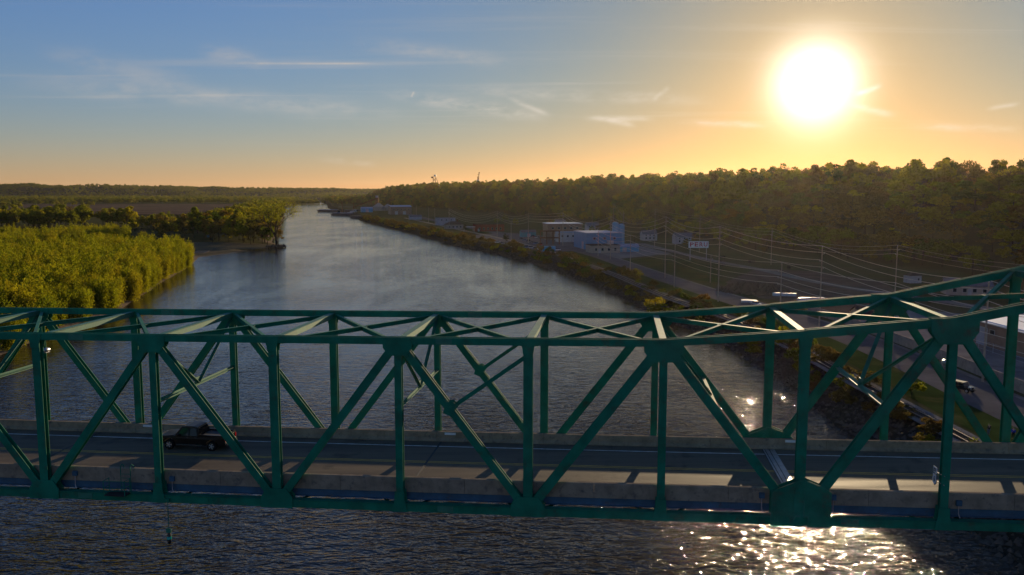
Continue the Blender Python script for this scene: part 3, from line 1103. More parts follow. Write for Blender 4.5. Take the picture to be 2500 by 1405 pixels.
# navigation lantern hung below the bottom chord
nav = thing('navigation_light', B(1.08, -0.32, -3.35), 'green navigation lantern hanging on a rod below the near truss', 'navigation light')
mb = MB(); mb.tube([B(1.08, -0.32, -0.1), B(1.08, -0.32, -2.2)], 0.03, 6); mb.build('rod', M['green_light'], nav)
mb = MB(); mb.frame_box(B(1.08, -0.32, -0.05), BD, BN, BU, 0.3, 0.2, 0.2); mb.build('bracket', M['green'], nav)
mb = MB(); mb.frame_box(B(1.08, -0.36, -2.30), BD, BN, BU, 0.38, 0.06, 0.34); mb.build('backing_plate', M['green_light'], nav)
mb = MB(); mb.tube([B(1.08, -0.32, -2.5), B(1.08, -0.32, -2.72), B(1.08, -0.32, -3.1), B(1.08, -0.32, -3.3)], [0.10, 0.15, 0.15, 0.08], 10); mb.build('lantern_body', M['black'], nav)
mb = MB(); mb.tube([B(1.08, -0.32, -2.74), B(1.08, -0.32, -2.94)], 0.165, 12); mb.build('lens', M['lens_green'], nav)

# service platform on the near truss
sp = thing('service_platform', B(0.70, -0.55, 0.3), 'small railed service platform with ladder hoops outside the near truss', 'platform')
k0, k1 = 0.58, 0.76
mb = MB(); mb.frame_box(B(0.67, -0.62, 0.34), BD, BN, BU, 1.6, 0.75, 0.06); mb.build('grating', M['black'], sp)
for k, o in ((k0, -0.30), (k0, -0.98), (k1, -0.30), (k1, -0.98)):
    mb = MB(); mb.tube([B(k, o, 0.34), B(k, o, 1.42)], 0.03, 5); mb.build('post', M['green'], sp)
for z in (0.88, 1.40):
    mb = MB()
    mb.tube([B(k0, -0.30, z), B(k0, -0.98, z), B(k1, -0.98, z), B(k1, -0.30, z)], 0.026, 5)
    mb.build('guard_rail', M['green_light'], sp)
for kk in (0.66, 0.745):
    mb = MB()
    mb.tube([B(kk, 0.05, 0.35), B(kk, 0.05, 2.15), B(kk + 0.012, 0.08, 2.3), B(kk + 0.026, 0.12, 2.2), B(kk + 0.026, 0.12, 2.05)], 0.035, 6)
    mb.build('ladder_hoop', M['green'], sp)
for z in (0.7, 1.0, 1.3, 1.6):
    mb = MB(); mb.tube([B(0.66, 0.05, z), B(0.745, 0.05, z)], 0.02, 5); mb.build('rung', M['green'], sp)

# route signs on the near post (faces look along the road, to the left)
sg = thing('route_sign', B(7, 0.55, 3.0), 'white US 6 shield sign under a small junction plate on truss post', 'road sign')
fx, fy = -BD, -BN


def sign_plate(name, c, outline, th, m, par):
    mb2 = MB()
    mb2.prism([c + BN * x + BU * y for x, y in outline], fx * th)
    return mb2.build(name, m, par)


def put_text(txt, c, size, m, par):
    me = text_mesh(txt, size, 0.004)
    me.materials.append(m)
    o = bpy.data.objects.new('lettering', me)
    COL.objects.link(o)
    o.parent = par
    rot = Matrix((( -BN.x, 0, fx.x), (-BN.y, 0, fx.y), (0, 1, 0))).to_4x4()
    o.matrix_basis = parent_world(par).inverted() @ Matrix.Translation(c) @ rot
    return o


c0 = B(6.955, 0.48, 3.38)
p1 = sign_plate('junction_plate', c0, [(-0.30, -0.20), (0.30, -0.20), (0.30, 0.20), (-0.30, 0.20)], 0.02, M['plate_white'], sg)
put_text('JCT', c0 + fx * 0.03, 0.27, M['black'], p1)
c1 = B(6.955, 0.48, 2.78)
shield = [(-0.30, 0.30), (-0.18, 0.34), (0, 0.31), (0.18, 0.34), (0.30, 0.30), (0.26, 0.16), (0.32, -0.02), (0.28, -0.20), (0.14, -0.29), (0, -0.36), (-0.14, -0.29), (-0.28, -0.20), (-0.32, -0.02), (-0.26, 0.16)]
p2 = sign_plate('shield_plate', c1, [(x * 1.12, y * 1.1) for x, y in shield], 0.016, M['black'], sg)
p3 = sign_plate('shield_face', c1 + fx * 0.018, shield, 0.01, M['plate_white'], sg)
put_text('6', c1 + fx * 0.036, 0.46, M['black'], p3)
mb = MB()
for z in (2.62, 3.2):
    mb.bar(B(6.962, 0.75, z), B(6.99, -0.28, z), 0.05, 0.05)
mb.build('mounting_bracket', M['galv'], sg)

#PART2
# ------------------------------------------------------------------ trees
def cards_mesh(name, pts, axis, size, aspect, seed, material):
    """many small leaf sprays: one bent diamond (two triangles) for each point"""
    r = np.random.default_rng(seed)
    n = len(pts)
    a = axis + r.normal(0, 0.55, (n, 3))
    a /= np.linalg.norm(a, axis=1)[:, None]
    b = np.cross(a, r.normal(0, 1, (n, 3)))
    b /= np.linalg.norm(b, axis=1)[:, None]
    s = size * r.uniform(0.6, 1.35, n)[:, None]
    nn = np.cross(a, b) * s * 0.18
    v = np.stack([pts - a * s * aspect, pts + b * s * 0.5 + nn, pts + a * s * aspect, pts - b * s * 0.5 + nn], 1).reshape(-1, 3)
    me = bpy.data.meshes.new(name)
    me.from_pydata(v.tolist(), [], [(4 * i, 4 * i + 1, 4 * i + 2, 4 * i + 3) for i in range(n)])
    me.materials.append(material)
    return me


def broad_points(seed, h=16.0, rad=5.4, blobs=24, per=95, low=0.10):
    r = np.random.default_rng(seed)
    P, A = [], []
    cz = h * (0.5 + low / 2)
    hz = h * (1 - low) / 2
    for b in range(blobs):
        while True:
            d = r.normal(0, 1, 3)
            d /= np.linalg.norm(d)
            if d[2] > -0.75:
                break
        q = r.uniform(0.35, 0.88)
        c = np.array([d[0] * rad * q, d[1] * rad * q, cz + d[2] * hz * q])
        br = rad * r.uniform(0.20, 0.40)
        m = int(per * r.uniform(0.6, 1.3))
        u = r.normal(0, 1, (m, 3))
        u /= np.linalg.norm(u, axis=1)[:, None]
        u *= (r.uniform(0.35, 1.0, m) ** 0.5)[:, None] * br
        u[:, 2] *= 0.75
        P.append(c + u)
        A.append(u / br + np.array([0, 0, 0.3]))
    return np.concatenate(P), np.concatenate(A)


def willow_points(seed, h=14.0):
    r = np.random.default_rng(seed)
    P, A = [], []
    for s in range(34):
        az = r.uniform(0, 2 * math.pi)
        base = r.uniform(0, 0.5) * np.array([math.cos(az), math.sin(az), 0])
        lean = r.uniform(0.05, 0.34)
        ln = h * r.uniform(0.62, 1.0) * (1.08 - lean * 0.9)
        d = np.array([math.cos(az) * lean, math.sin(az) * lean, 1.0])
        m = 120
        t = r.uniform(0.10, 1.0, m)
        spread = 0.85 * (1.15 - t)[:, None] + 0.18
        p = base + d * (t * ln)[:, None] + r.normal(0, 1, (m, 3)) * spread * np.array([1, 1, 0.7])
        p[:, 2] = np.maximum(p[:, 2], 0.3)
        P.append(p)
        A.append(np.tile(d / np.linalg.norm(d) * 1.2, (m, 1)))
    return np.concatenate(P), np.concatenate(A)


def branch_mesh(name, seed, h, material, levels=4, rad=0.26, twig=0.030, leafm=None):
    """trunk and forked limbs down to twigs as tapering three-sided tubes; returns trunk, limbs meshes"""
    r = random.Random(seed)
    tr, li = MB(), MB()
    tips = []
    def grow(p, d, ln, ra, lev):
        mid = p + d * (ln * 0.5) + Vector((r.uniform(-1, 1), r.uniform(-1, 1), 0)) * ln * 0.06
        e = p + d * ln
        (tr if lev == 0 else li).tube([p, mid, e], [ra, ra * 0.82, ra * 0.62], 6 if lev == 0 else 3, caps=False)
        if lev >= levels:
            tips.append(e)
            return
        n = 4 if lev == 0 else (3 if lev < 3 else 3)
        for i in range(n):
            az = 2 * math.pi * (i + r.uniform(-.3, .3)) / n
            tilt = r.uniform(0.35, 0.85) if lev else r.uniform(0.3, 0.7)
            s = d.orthogonal().normalized()
            t = d.cross(s)
            nd = (d * math.cos(tilt) + (s * math.cos(az) + t * math.sin(az)) * math.sin(tilt) + Vector((0, 0, 0.18))).normalized()
            st = p.lerp(e, r.uniform(0.65, 1.0)) if i else e
            grow(st, nd, ln * r.uniform(0.55, 0.80), max(twig, ra * 0.55), lev + 1)
    grow(Vector((0, 0, -0.3)), Vector((r.uniform(-.05, .05), r.uniform(-.05, .05), 1)).normalized(), h * 0.34, rad, 0)
    return tr.mesh(name + '_trunk', M['bark']), li.mesh(name + '_limbs', material), tips


def trunk_mesh(name, h, ra, seed):
    r = random.Random(seed)
    mb = MB()
    mb.tube([(0, 0, -0.5), (r.uniform(-.1, .1), r.uniform(-.1, .1), h * 0.3), (r.uniform(-.3, .3), r.uniform(-.3, .3), h * 0.75)], [ra, ra * 0.75, ra * 0.3], 7)
    for i in range(5):
        z = h * r.uniform(0.25, 0.6)
        az = r.uniform(0, 6.28)
        l = h * r.uniform(0.16, 0.3)
        mb.tube([(0, 0, z), (math.cos(az) * l * .5, math.sin(az) * l * .5, z + l * .5), (math.cos(az) * l, math.sin(az) * l, z + l * 1.1)], [ra * .4, ra * .28, ra * .1], 5, caps=False)
    return mb.mesh(name, M['bark'])


def poplar_points(seed, h, rad):
    return broad_points(seed, h, rad, 16, 80, 0.15)


BROAD, BRIGHT, BROWN, BARE, WILLOW, FAR, SHRUB = [], [], [], [], [], [], []
for i in range(5):
    p, a = broad_points(100 + i, 16.0, [5.2, 6.0, 4.6, 5.6, 4.9][i], 22 + i, 92)
    BROAD.append((trunk_mesh('broad_trunk', 16, 0.28, i), cards_mesh('broad_crown', p, a, 0.62, 0.62, 200 + i, M['leaf_broad'])))
for i in range(2):
    p, a = broad_points(130 + i, 15.0, 5.4, 24, 100)
    BRIGHT.append((trunk_mesh('bright_trunk', 15, 0.26, 20 + i), cards_mesh('bright_crown', p, a, 0.60, 0.62, 230 + i, M['leaf_bright'])))
for i in range(3):
    p, a = broad_points(150 + i, 16.0, 5.0, 24, 46)
    BROWN.append((trunk_mesh('budding_trunk', 16, 0.26, 30 + i), cards_mesh('budding_crown', p, a, 0.50, 0.6, 250 + i, M['leaf_brown'])))
for i in range(4):
    t, l, tips = branch_mesh('bare', 40 + i, 17.0, M['twig'], 5, 0.32, 0.055)
    BARE.append((t, l))
for i in range(5):
    p, a = willow_points(170 + i)
    WILLOW.append((trunk_mesh('willow_trunk', 10, 0.10, 50 + i), cards_mesh('willow_crown', p, a, 0.27, 1.0, 270 + i, M['leaf_willow'])))
for i in range(3):
    p, a = broad_points(190 + i, 15.0, 6.0, 16, 34, 0.05)
    FAR.append((trunk_mesh('far_trunk', 12, 0.25, 60 + i), cards_mesh('far_crown', p, a, 1.25, 0.6, 290 + i, M['leaf_far'])))
for i in range(3):
    p, a = broad_points(180 + i, 3.2, 2.0, 13, 50, 0.02)
    SHRUB.append((trunk_mesh('shrub_stems', 1.8, 0.05, 70 + i), cards_mesh('shrub_crown', p, a, 0.26, 0.8, 280 + i, M['leaf_broad'])))


def tree(name, var, loc, sc, rz, label, cat='tree', group=None, parts=('trunk', 'crown'), mats=(None, None)):
    t = thing(name, loc, label, cat, group, rz)
    t.scale = sc if isinstance(sc, tuple) else (sc, sc, sc)
    for nm, me, mt in zip(parts, var, mats):
        o = bpy.data.objects.new(nm, me)
        COL.objects.link(o)
        o.parent = t
        if mt:
            o.material_slots[0].link = 'OBJECT'
            o.material_slots[0].material = mt
    return t


def mass(name, pts, sources, label, cat):
    """one object for a wood too large to count: crowns set on points by geometry nodes"""
    me = bpy.data.meshes.new(name)
    me.from_pydata([p[0] for p in pts], [], [])
    for nm, ty, vals in (('rot', 'FLOAT', [p[1] for p in pts]), ('scl', 'FLOAT', [p[2] for p in pts]), ('idx', 'INT', [p[3] % len(sources) for p in pts])):
        at_ = me.attributes.new(nm, ty, 'POINT')
        at_.data.foreach_set('value', vals)
    o = bpy.data.objects.new(name, me)
    COL.objects.link(o)
    ng = bpy.data.node_groups.new(name, 'GeometryNodeTree')
    ng.interface.new_socket('Geometry', in_out='INPUT', socket_type='NodeSocketGeometry')
    ng.interface.new_socket('Geometry', in_out='OUTPUT', socket_type='NodeSocketGeometry')
    nd = ng.nodes
    gi, go = nd.new('NodeGroupInput'), nd.new('NodeGroupOutput')
    iop = nd.new('GeometryNodeInstanceOnPoints')
    join = nd.new('GeometryNodeJoinGeometry')
    for so in sources:
        oi = nd.new('GeometryNodeObjectInfo')
        oi.inputs['Object'].default_value = so
        oi.transform_space = 'ORIGINAL'
        g2i = nd.new('GeometryNodeGeometryToInstance')
        ng.links.new(oi.outputs['Geometry'], g2i.inputs[0])
        ng.links.new(g2i.outputs[0], join.inputs[0])
    ng.links.new(gi.outputs[0], iop.inputs['Points'])
    ng.links.new(join.outputs[0], iop.inputs['Instance'])
    iop.inputs['Pick Instance'].default_value = True
    def attr(nm, ty):
        a = nd.new('GeometryNodeInputNamedAttribute')
        a.data_type = ty
        a.inputs['Name'].default_value = nm
        return a.outputs['Attribute']
    ng.links.new(attr('idx', 'INT'), iop.inputs['Instance Index'])
    cx = nd.new('ShaderNodeCombineXYZ')
    ng.links.new(attr('rot', 'FLOAT'), cx.inputs[2])
    ng.links.new(cx.outputs[0], iop.inputs['Rotation'])
    ng.links.new(attr('scl', 'FLOAT'), iop.inputs['Scale'])
    ng.links.new(iop.outputs[0], go.inputs[0])
    md = o.modifiers.new('spread', 'NODES')
    md.node_group = ng
    return tag(o, label, cat, kind='stuff')


def in_view(x, y, margin=0.09):
    return y > 20 and abs(x / y) < 0.61 + margin


SRC = {}


def crown_source(t):
    return [c for c in t.children if c.name.split('.')[0] == 'crown'][0]


# --- wooded hillside on the right
hill = []
rr = random.Random(11)
CLEAR = [(163, 339, 10), (164, 300, 18), (116, 455, 16)]
y = 120.0
while y < 3450:
    step = 11.8 if y < 1000 else 16.0
    xb = interp(HB, y)
    e = -12.0
    while e < 300:
        X = xb + e + rr.uniform(-4.6, 4.6)
        Y = y + rr.uniform(-4.6, 4.6)
        e += step
        if e < 4 and rr.random() < 0.55:
            continue
        if e < 30 and Y < 420 and rr.random() < 0.3:
            continue
        if not in_view(X, Y) or any((X - cx) ** 2 + (Y - cy) ** 2 < cr * cr for cx, cy, cr in CLEAR):
            continue
        hill.append((X, Y, e))
    y += step
# bottomland wood on the right shore beyond the terminal and at the foot of the hill
for i in range(900):
    Y = rr.uniform(1750, 4300)
    xr = interp(RB, Y)
    X = xr + rr.uniform(14, max(60, min(500, interp(HB, Y) - xr)))
    if Y < 2300 and X < xr + 110:
        continue
    if in_view(X, Y):
        hill.append((X, Y, -5))
hill.sort(key=lambda t: t[0] ** 2 + t[1] ** 2)
kinds = []
for (X, Y, e) in hill:
    n = mnoise.noise(Vector((X * 0.012, Y * 0.012, 2.2))) + rr.uniform(-.5, .5)
    near_ridge = e > 120
    u = rr.random()
    if u < 0.085:
        kinds.append('bright')
    elif u < (0.24 if Y < 900 else 0.0) and near_ridge and Y < 1500:
        kinds.append('bare')
    elif n > 0.22:
        kinds.append('brown')
    else:
        kinds.append('broad')
quota = {'broad': 210, 'brown': 110, 'bare': 45, 'bright': 26}
LAB = {'broad': ('leafy_tree', 'leafy olive green tree on the wooded hillside', 'leafy trees on the hillside'),
       'brown': ('budding_tree', 'thin brown budding tree on the wooded hillside', 'budding trees on the hillside'),
       'bare': ('bare_tree', 'tall bare branched tree on the hillside ridge', 'bare trees along the ridge'),
       'bright': ('yellow_green_tree', 'bright yellow green tree standing out on the wooded hillside', 'yellow green trees on the hillside')}
VAR = {'broad': BROAD, 'brown': BROWN, 'bare': BARE, 'bright': BRIGHT}
rest = {'broad': [], 'brown': [], 'bare': [], 'bright': []}
for (X, Y, e), kd in zip(hill, kinds):
    v = rr.randrange(len(VAR[kd]))
    s = rr.choice([0.6, 0.85, 1.05, 1.2, 1.45]) * rr.uniform(0.88, 1.12) * (1.0 if kd != 'bare' else 1.15)
    if e < 10:
        s *= 0.8
    rz = rr.uniform(0, 6.28)
    z = ground_z(X, Y) - 0.15
    if quota[kd] > 0 and abs(X / Y) < 0.63:
        quota[kd] -= 1
        nm, lb, gr = LAB[kd]
        t = tree(nm, VAR[kd][v], (X, Y, z), (s * rr.uniform(1.2, 1.6), s * rr.uniform(1.2, 1.6), s * 0.80), rz, lb, 'tree', gr)
        SRC.setdefault((kd, v), crown_source(t))
    else:
        rest[kd].append(((X, Y, z), rz, s * 1.32, v))
for kd, nm, lb in (('broad', 'hillside_wood', 'dense mass of leafy olive green trees up the far hillside'),
                   ('brown', 'budding_wood', 'scattered mass of brown budding trees up the far hillside'),
                   ('bare', 'bare_wood', 'row of bare branched trees far along the ridge'),
                   ('bright', 'yellow_green_wood', 'yellow green trees scattered through the far hillside')):
    if rest[kd]:
        mass(nm, rest[kd], [SRC[(kd, v)] for v in range(len(VAR[kd])) if (kd, v) in SRC], lb, 'wood')

for px, D, sc_ in ((1375, 1250, 1.2), (1640, 950, 1.25), (1662, 960, 1.4), (2185, 560, 1.15), (2215, 565, 1.3), (2285, 545, 1.35), (2310, 550, 1.2), (2352, 560, 1.2), (2428, 540, 1.3), (2450, 545, 1.1), (2490, 535, 1.3), (1905, 690, 1.1), (2090, 610, 1.2)):
    D, sc_ = D * 1.28, sc_ * 1.2
    X = (px - 1250) / 2050 * D
    tree('bare_tree', rr.choice(BARE), (X, D, ground_z(X, D) - 0.2), sc_, rr.uniform(0, 6.28), 'tall bare branched tree on the hillside ridge', 'tree', 'bare trees along the ridge')

# --- willow stand on the left bank
wl = []
y = 196.0
while y < 800:
    xl = interp(LB, y)
    d = 3.5
    while d < 330:
        X = xl - d + rr.uniform(-2.2, 2.2)
        Y = y + rr.uniform(-2.2, 2.2)
        step = 5.8 if d < 60 else 7.0
        d += step
        if not in_view(X, Y, 0.05):
            continue
        if Y > 502 + 0.25 * (d - 6) and d < 130:
            continue
        if Y > 700 - 0.1 * d or (Y > 560 and d < 120):
            continue
        lane = X + 0.10 * (Y - 400)
        if -274 < lane < -246 or -360 < lane < -326:
            continue
        wl.append((X, Y, d))
    y += 6.2
wl.sort(key=lambda t: t[0] ** 2 + t[1] ** 2)
wq = 290
wrest = []
for (X, Y, d) in wl:
    v = rr.randrange(5)
    s = rr.uniform(0.85, 1.25) * (1.0 if d > 13 else 0.85) * (0.92 if d > 110 else 1.0)
    rz = rr.uniform(0, 6.28)
    z = ground_z(X, Y) - 0.1
    if wq > 0 and abs(X / Y) < 0.625:
        wq -= 1
        t = tree('willow_tree', WILLOW[v], (X, Y, z), (s * 1.12, s * 1.12, s * rr.uniform(.9, 1.1)), rz, 'feathery yellow green willow in the dense riverside stand', 'tree', 'willows of the riverside stand')
        SRC.setdefault(('willow', v), crown_source(t))
    else:
        wrest.append(((X, Y, z), rz, s, v))
mass('willow_thicket', wrest, [SRC[('willow', v)] for v in range(5)], 'dense rows of young willows behind the riverside stand', 'wood')

# --- trees on the point and behind the inlet
PT = [(-207, 672, 1.55, 'b'), (-221, 690, 1.6, 'b'), (-236, 676, 1.45, 'n'), (-248, 700, 1.6, 'b'), (-262, 716, 1.5, 'b'), (-226, 720, 1.75, 'y'), (-243, 740, 1.7, 'b'),
      (-214, 710, 1.5, 'b'), (-205, 695, 1.25, 'n'), (-256, 760, 1.75, 'y'), (-240, 775, 1.7, 'b'), (-268, 790, 1.7, 'b'), (-250, 810, 1.8, 'y'), (-282, 830, 1.7, 'b')]
for i in range(34):
    Y = rr.uniform(668, 860)
    X = interp(LB, Y) - rr.uniform(8, 95)
    if (X + 279) ** 2 + (Y - 757) ** 2 < 700:
        continue
    PT.append((X, Y, rr.uniform(1.0, 1.8), rr.choice('bbbny')))
for X, Y, q in ((-190, 652, 1.1), (-197, 662, 1.3), (-186, 668, 1.0), (-204, 655, 0.9), (-212, 662, 1.2), (-194, 682, 1.5), (-224, 664, 1.0), (-236, 662, 0.9), (-199, 676, 1.4)):
    PT.append((X, Y, q, rr.choice('bbny')))
labs = {'b': 'tall leafy tree in the grove on the river point', 'n': 'brown budding tree in the grove on the river point', 'y': 'yellow green tree in the grove on the river point'}
for X, Y, s, kd in PT:
    var = {'b': BROAD, 'n': BROWN, 'y': BRIGHT}[kd]
    tree('grove_tree', rr.choice(var), (X, Y, ground_z(X, Y) - 0.2), (s * 1.05, s * 1.05, s * 0.95), rr.uniform(0, 6.28), labs[kd], 'tree', 'grove trees on the river point')
t, l, tips = branch_mesh('cottonwood', 91, 40.0, M['twig'], 5, 0.75, 0.06)
tt = tree('cottonwood_tree', (t, l), (-178, 634, ground_z(-178, 634) - 0.2), (1.7, 1.7, 1.0), 0.4, 'tall open crowned tree leaning at the tip of the river point', 'tree', parts=('trunk', 'limbs'))
r2 = np.random.default_rng(3)
tp = np.array([tuple(q) for q in tips])
pp = np.repeat(tp, 9, 0) + r2.normal(0, 0.9, (len(tp) * 9, 3))
o = bpy.data.objects.new('crown', cards_mesh('cottonwood_crown', pp, r2.normal(0, 1, pp.shape), 0.42, 0.6, 5, M['leaf_willow']))
COL.objects.link(o)
o.parent = tt
mb = MB()
for i in range(26):
    a = rr.uniform(0, 6.28)
    q = rr.uniform(0, 1) ** .5
    x, yy = -178 + math.cos(a) * q * 8, 631 + math.sin(a) * q * 6
    s = rr.uniform(0.7, 1.6)
    pts = [Vector((rr.uniform(-1, 1), rr.uniform(-1, 1), rr.uniform(-.6, .8))) * s for _ in range(3)]
    mb.tube([(x - s, yy, 0.4), (x, yy + s * .3, 0.9 + s * .4), (x + s, yy, 0.3)], [s * .5, s * .8, s * .4], 6)
tag(mb.build('rock_revetment', M['rock']), 'dark boulders heaped around the foot of the point tree', 'rocks', kind='stuff')

# --- tree belts of the left bottomland
belt = []
def add_belt(n, fx_, s0, s1):
    for _ in range(n):
        X, Y = fx_()
        if in_view(X, Y, 0.04):
            belt.append(((X, Y, ground_z(X, Y) - 0.3), rr.uniform(0, 6.28), rr.uniform(s0, s1), rr.randrange(3)))
mid = []
for _ in range(170):            # big trees behind the willows
    X, Y = rr.uniform(-700, -330), rr.uniform(850, 1010)
    if X > -470 and rr.random() < 0.35:
        continue
    if in_view(X, Y, 0.03):
        mid.append((X, Y))
for i in range(16):
    mid.append((rr.uniform(-405, -330), rr.uniform(830, 930)))
mid.sort(key=lambda q: q[0] ** 2 + q[1] ** 2)
for X, Y in mid:
    u = rr.random()
    kd = 'y' if u < 0.22 else ('n' if u < 0.35 else 'b')
    var = {'b': BROAD, 'n': BROWN, 'y': BRIGHT}[kd]
    s = rr.uniform(1.25, 1.8) * (0.66 if X > -0.45 * Y else 1.0)
    tree('bottomland_tree', rr.choice(var), (X, Y, ground_z(X, Y) - 0.2), (s * 1.1, s * 1.1, s * 0.95), rr.uniform(0, 6.28),
         {'b': 'large leafy tree in the belt behind the willow stand', 'n': 'brown budding tree in the belt behind the willow stand', 'y': 'bright yellow green tree in the belt behind the willow stand'}[kd], 'tree', 'trees of the belt behind the willows', ('trunk', 'crown'), (None, M['leaf_far'] if kd == 'b' else None))
def riverside():
    Y = rr.uniform(840, 3300)
    return interp(LB, Y) - rr.uniform(6, 75), Y
add_belt(760, riverside, 1.05, 1.65)
add_belt(520, lambda: (rr.uniform(-2000, -640), rr.uniform(2640, 2900)), 1.0, 1.6)
add_belt(160, lambda: (rr.uniform(-1400, -700), rr.uniform(1080, 1380)) if rr.random() < .6 else (rr.uniform(-1700, -1100), rr.uniform(1500, 2600)), 0.9, 1.4)
add_belt(900, lambda: (rr.uniform(-2900, -820), rr.uniform(3050, 3500)), 1.0, 1.6)
add_belt(1300, lambda: (rr.uniform(-3300, -1150), rr.uniform(3700, 4600)), 1.0, 1.6)
add_belt(420, lambda: (rr.uniform(-1150, -300), rr.uniform(4420, 4800)), 1.0, 1.6)
def rside():
    Y = rr.uniform(2350, 4350)
    return interp(RB, Y) + rr.uniform(8, 120), Y
add_belt(520, rside, 1.0, 1.5)
fars = []
for i in range(3):
    X, Y = (-262, -300, -330)[i], (880, 960, 1040)[i]
    t = tree('bank_tree', FAR[i], (X, Y, ground_z(X, Y) - 0.3), 1.5, i * 2.0, 'leafy tree on the left river bank beyond the point', 'tree', 'trees on the bank beyond the point')
    fars.append(crown_source(t))
mass('bottomland_wood', belt, fars, 'far belts of leafy trees across the left bottomland', 'wood')
bl = []
for _ in range(9000):           # wooded far bluffs
    Y = rr.uniform(4750, 6100)
    X = rr.uniform(-0.66, 0.12) * Y
    z = ground_z(X, Y)
    if z > 8:
        bl.append(((X, Y, z - 1.5), rr.uniform(0, 6.28), rr.uniform(0.9, 1.5), rr.randrange(3)))
mass('bluff_wood', bl, fars, 'hazy wooded bluffs along the far side of the valley', 'wood')

# --- brush and rocks of the right bank
bank_sh = []
for i in range(330):
    Y = 95 + (1250 - 95) * (i / 330.0) ** 1.6 + rr.uniform(-3, 3)
    d = rr.uniform(1.5, 13.0) if Y > 150 else rr.uniform(4, 9)
    if Y < 200 and rr.random() < 0.4:
        continue
    X = interp(RB, Y) + d
    if not in_view(X, Y, 0.06) and Y > 150:
        continue
    bank_sh.append((X, Y))
for X, Y in bank_sh:
    s = rr.uniform(0.6, 1.25) * (1.0 if Y < 350 else 1.35)
    br = rr.random() < 0.68
    tree('bank_shrub', rr.choice(SHRUB), (X, Y, ground_z(X, Y) - 0.1), (s * 1.2, s * 1.2, s), rr.uniform(0, 6.28), 'brown budding shrub on the rocky right bank' if br else 'olive green shrub on the rocky right bank', 'shrub', 'shrubs on the right bank', ('stems', 'crown'), (None, M['leaf_brown'] if br else None))
for X, Y, s, lb in ((48.5, 282, 2.3, 'large yellow tipped bush overhanging the riprap bank'), (52, 268, 1.9, 'rounded green bush below the railway curve'), (58, 262, 1.7, 'low bush between railway and riprap'), (66.5, 205, 1.9, 'bushy green shrub beside the railway under the bridge'), (65.5, 188, 1.5, 'loose olive shrub on the bank below the railway'), (72, 148, 1.2, 'small brush clump beside the rails near the walkers')):
    tree('bush', rr.choice(SHRUB), (X, Y, ground_z(X, Y) - 0.1), (s * 1.1, s * 1.1, s * 0.95), rr.uniform(0, 6.28), lb, 'bush', None, ('stems', 'crown'), (None, M['leaf_bright'] if 'yellow' in lb else M['leaf_broad']))
tree('cedar_tree', BROAD[2], (-4.5, 600, GZ), (0.52, 0.52, 0.46), 0.3, 'dark rounded evergreen tree at the edge of the parking lot', 'tree', None, ('trunk', 'crown'), (None, M['leaf_dark']))
tree('spruce_tree', BROAD[4], (-43, 770, GZ), (0.34, 0.34, 0.52), 0.3, 'dark evergreen beside the street near the tan house', 'tree', None, ('trunk', 'crown'), (None, M['leaf_dark']))
tree('lawn_tree', BROAD[1], (205, 372, ground_z(205, 372)), (0.95, 0.95, 0.85), 1.3, 'rounded green tree at the foot of the slope beyond the white hut', 'tree')
for i in range(22):
    Y = rr.uniform(430, 1000)
    side_ = rr.choice((-1, 1))
    xc = float(np.interp(Y, [p[1] for p in ROAD], [p[0] for p in ROAD]))
    X = xc + (rr.uniform(45, 95) if Y > 560 else rr.uniform(62, 95))
    if X > interp(HB, Y) - 6:
        continue
    s = rr.uniform(0.4, 0.75)
    tree('town_tree', rr.choice(BROAD + BROWN), (X, Y, GZ - 0.1), (s * 1.3, s * 1.3, s), rr.uniform(0, 6.28), 'small tree on the flat between the town buildings', 'tree', 'trees between the town buildings')
mb = MB()
rk = random.Random(5)
for i in range(5200):
    u = rk.random()
    Y = 60 + (700 - 60) * u ** 2.1
    xr = interp(RB, Y)
    d = rk.uniform(-1.2, 8.5)
    X = xr + d
    s = rk.uniform(0.22, 0.75)
    z = ground_z(X, Y) + s * 0.15
    p = [Vector((X, Y, z)) + Vector((a * rk.uniform(.6, 1.2), b * rk.uniform(.6, 1.2), c * rk.uniform(.5, 1.0))) * s for a, b, c in ((1, 0, 0), (0, 1, 0), (-1, 0, 0), (0, -1, 0), (.3, .3, 1), (-.3, .2, -.9))]
    mb.add(p, [(0, 1, 4), (1, 2, 4), (2, 3, 4), (3, 0, 4), (1, 0, 5), (2, 1, 5), (3, 2, 5), (0, 3, 5)])
tag(mb.build('riprap', M['rock']), 'loose grey riprap stones along the right waterline', 'riprap', kind='stuff')
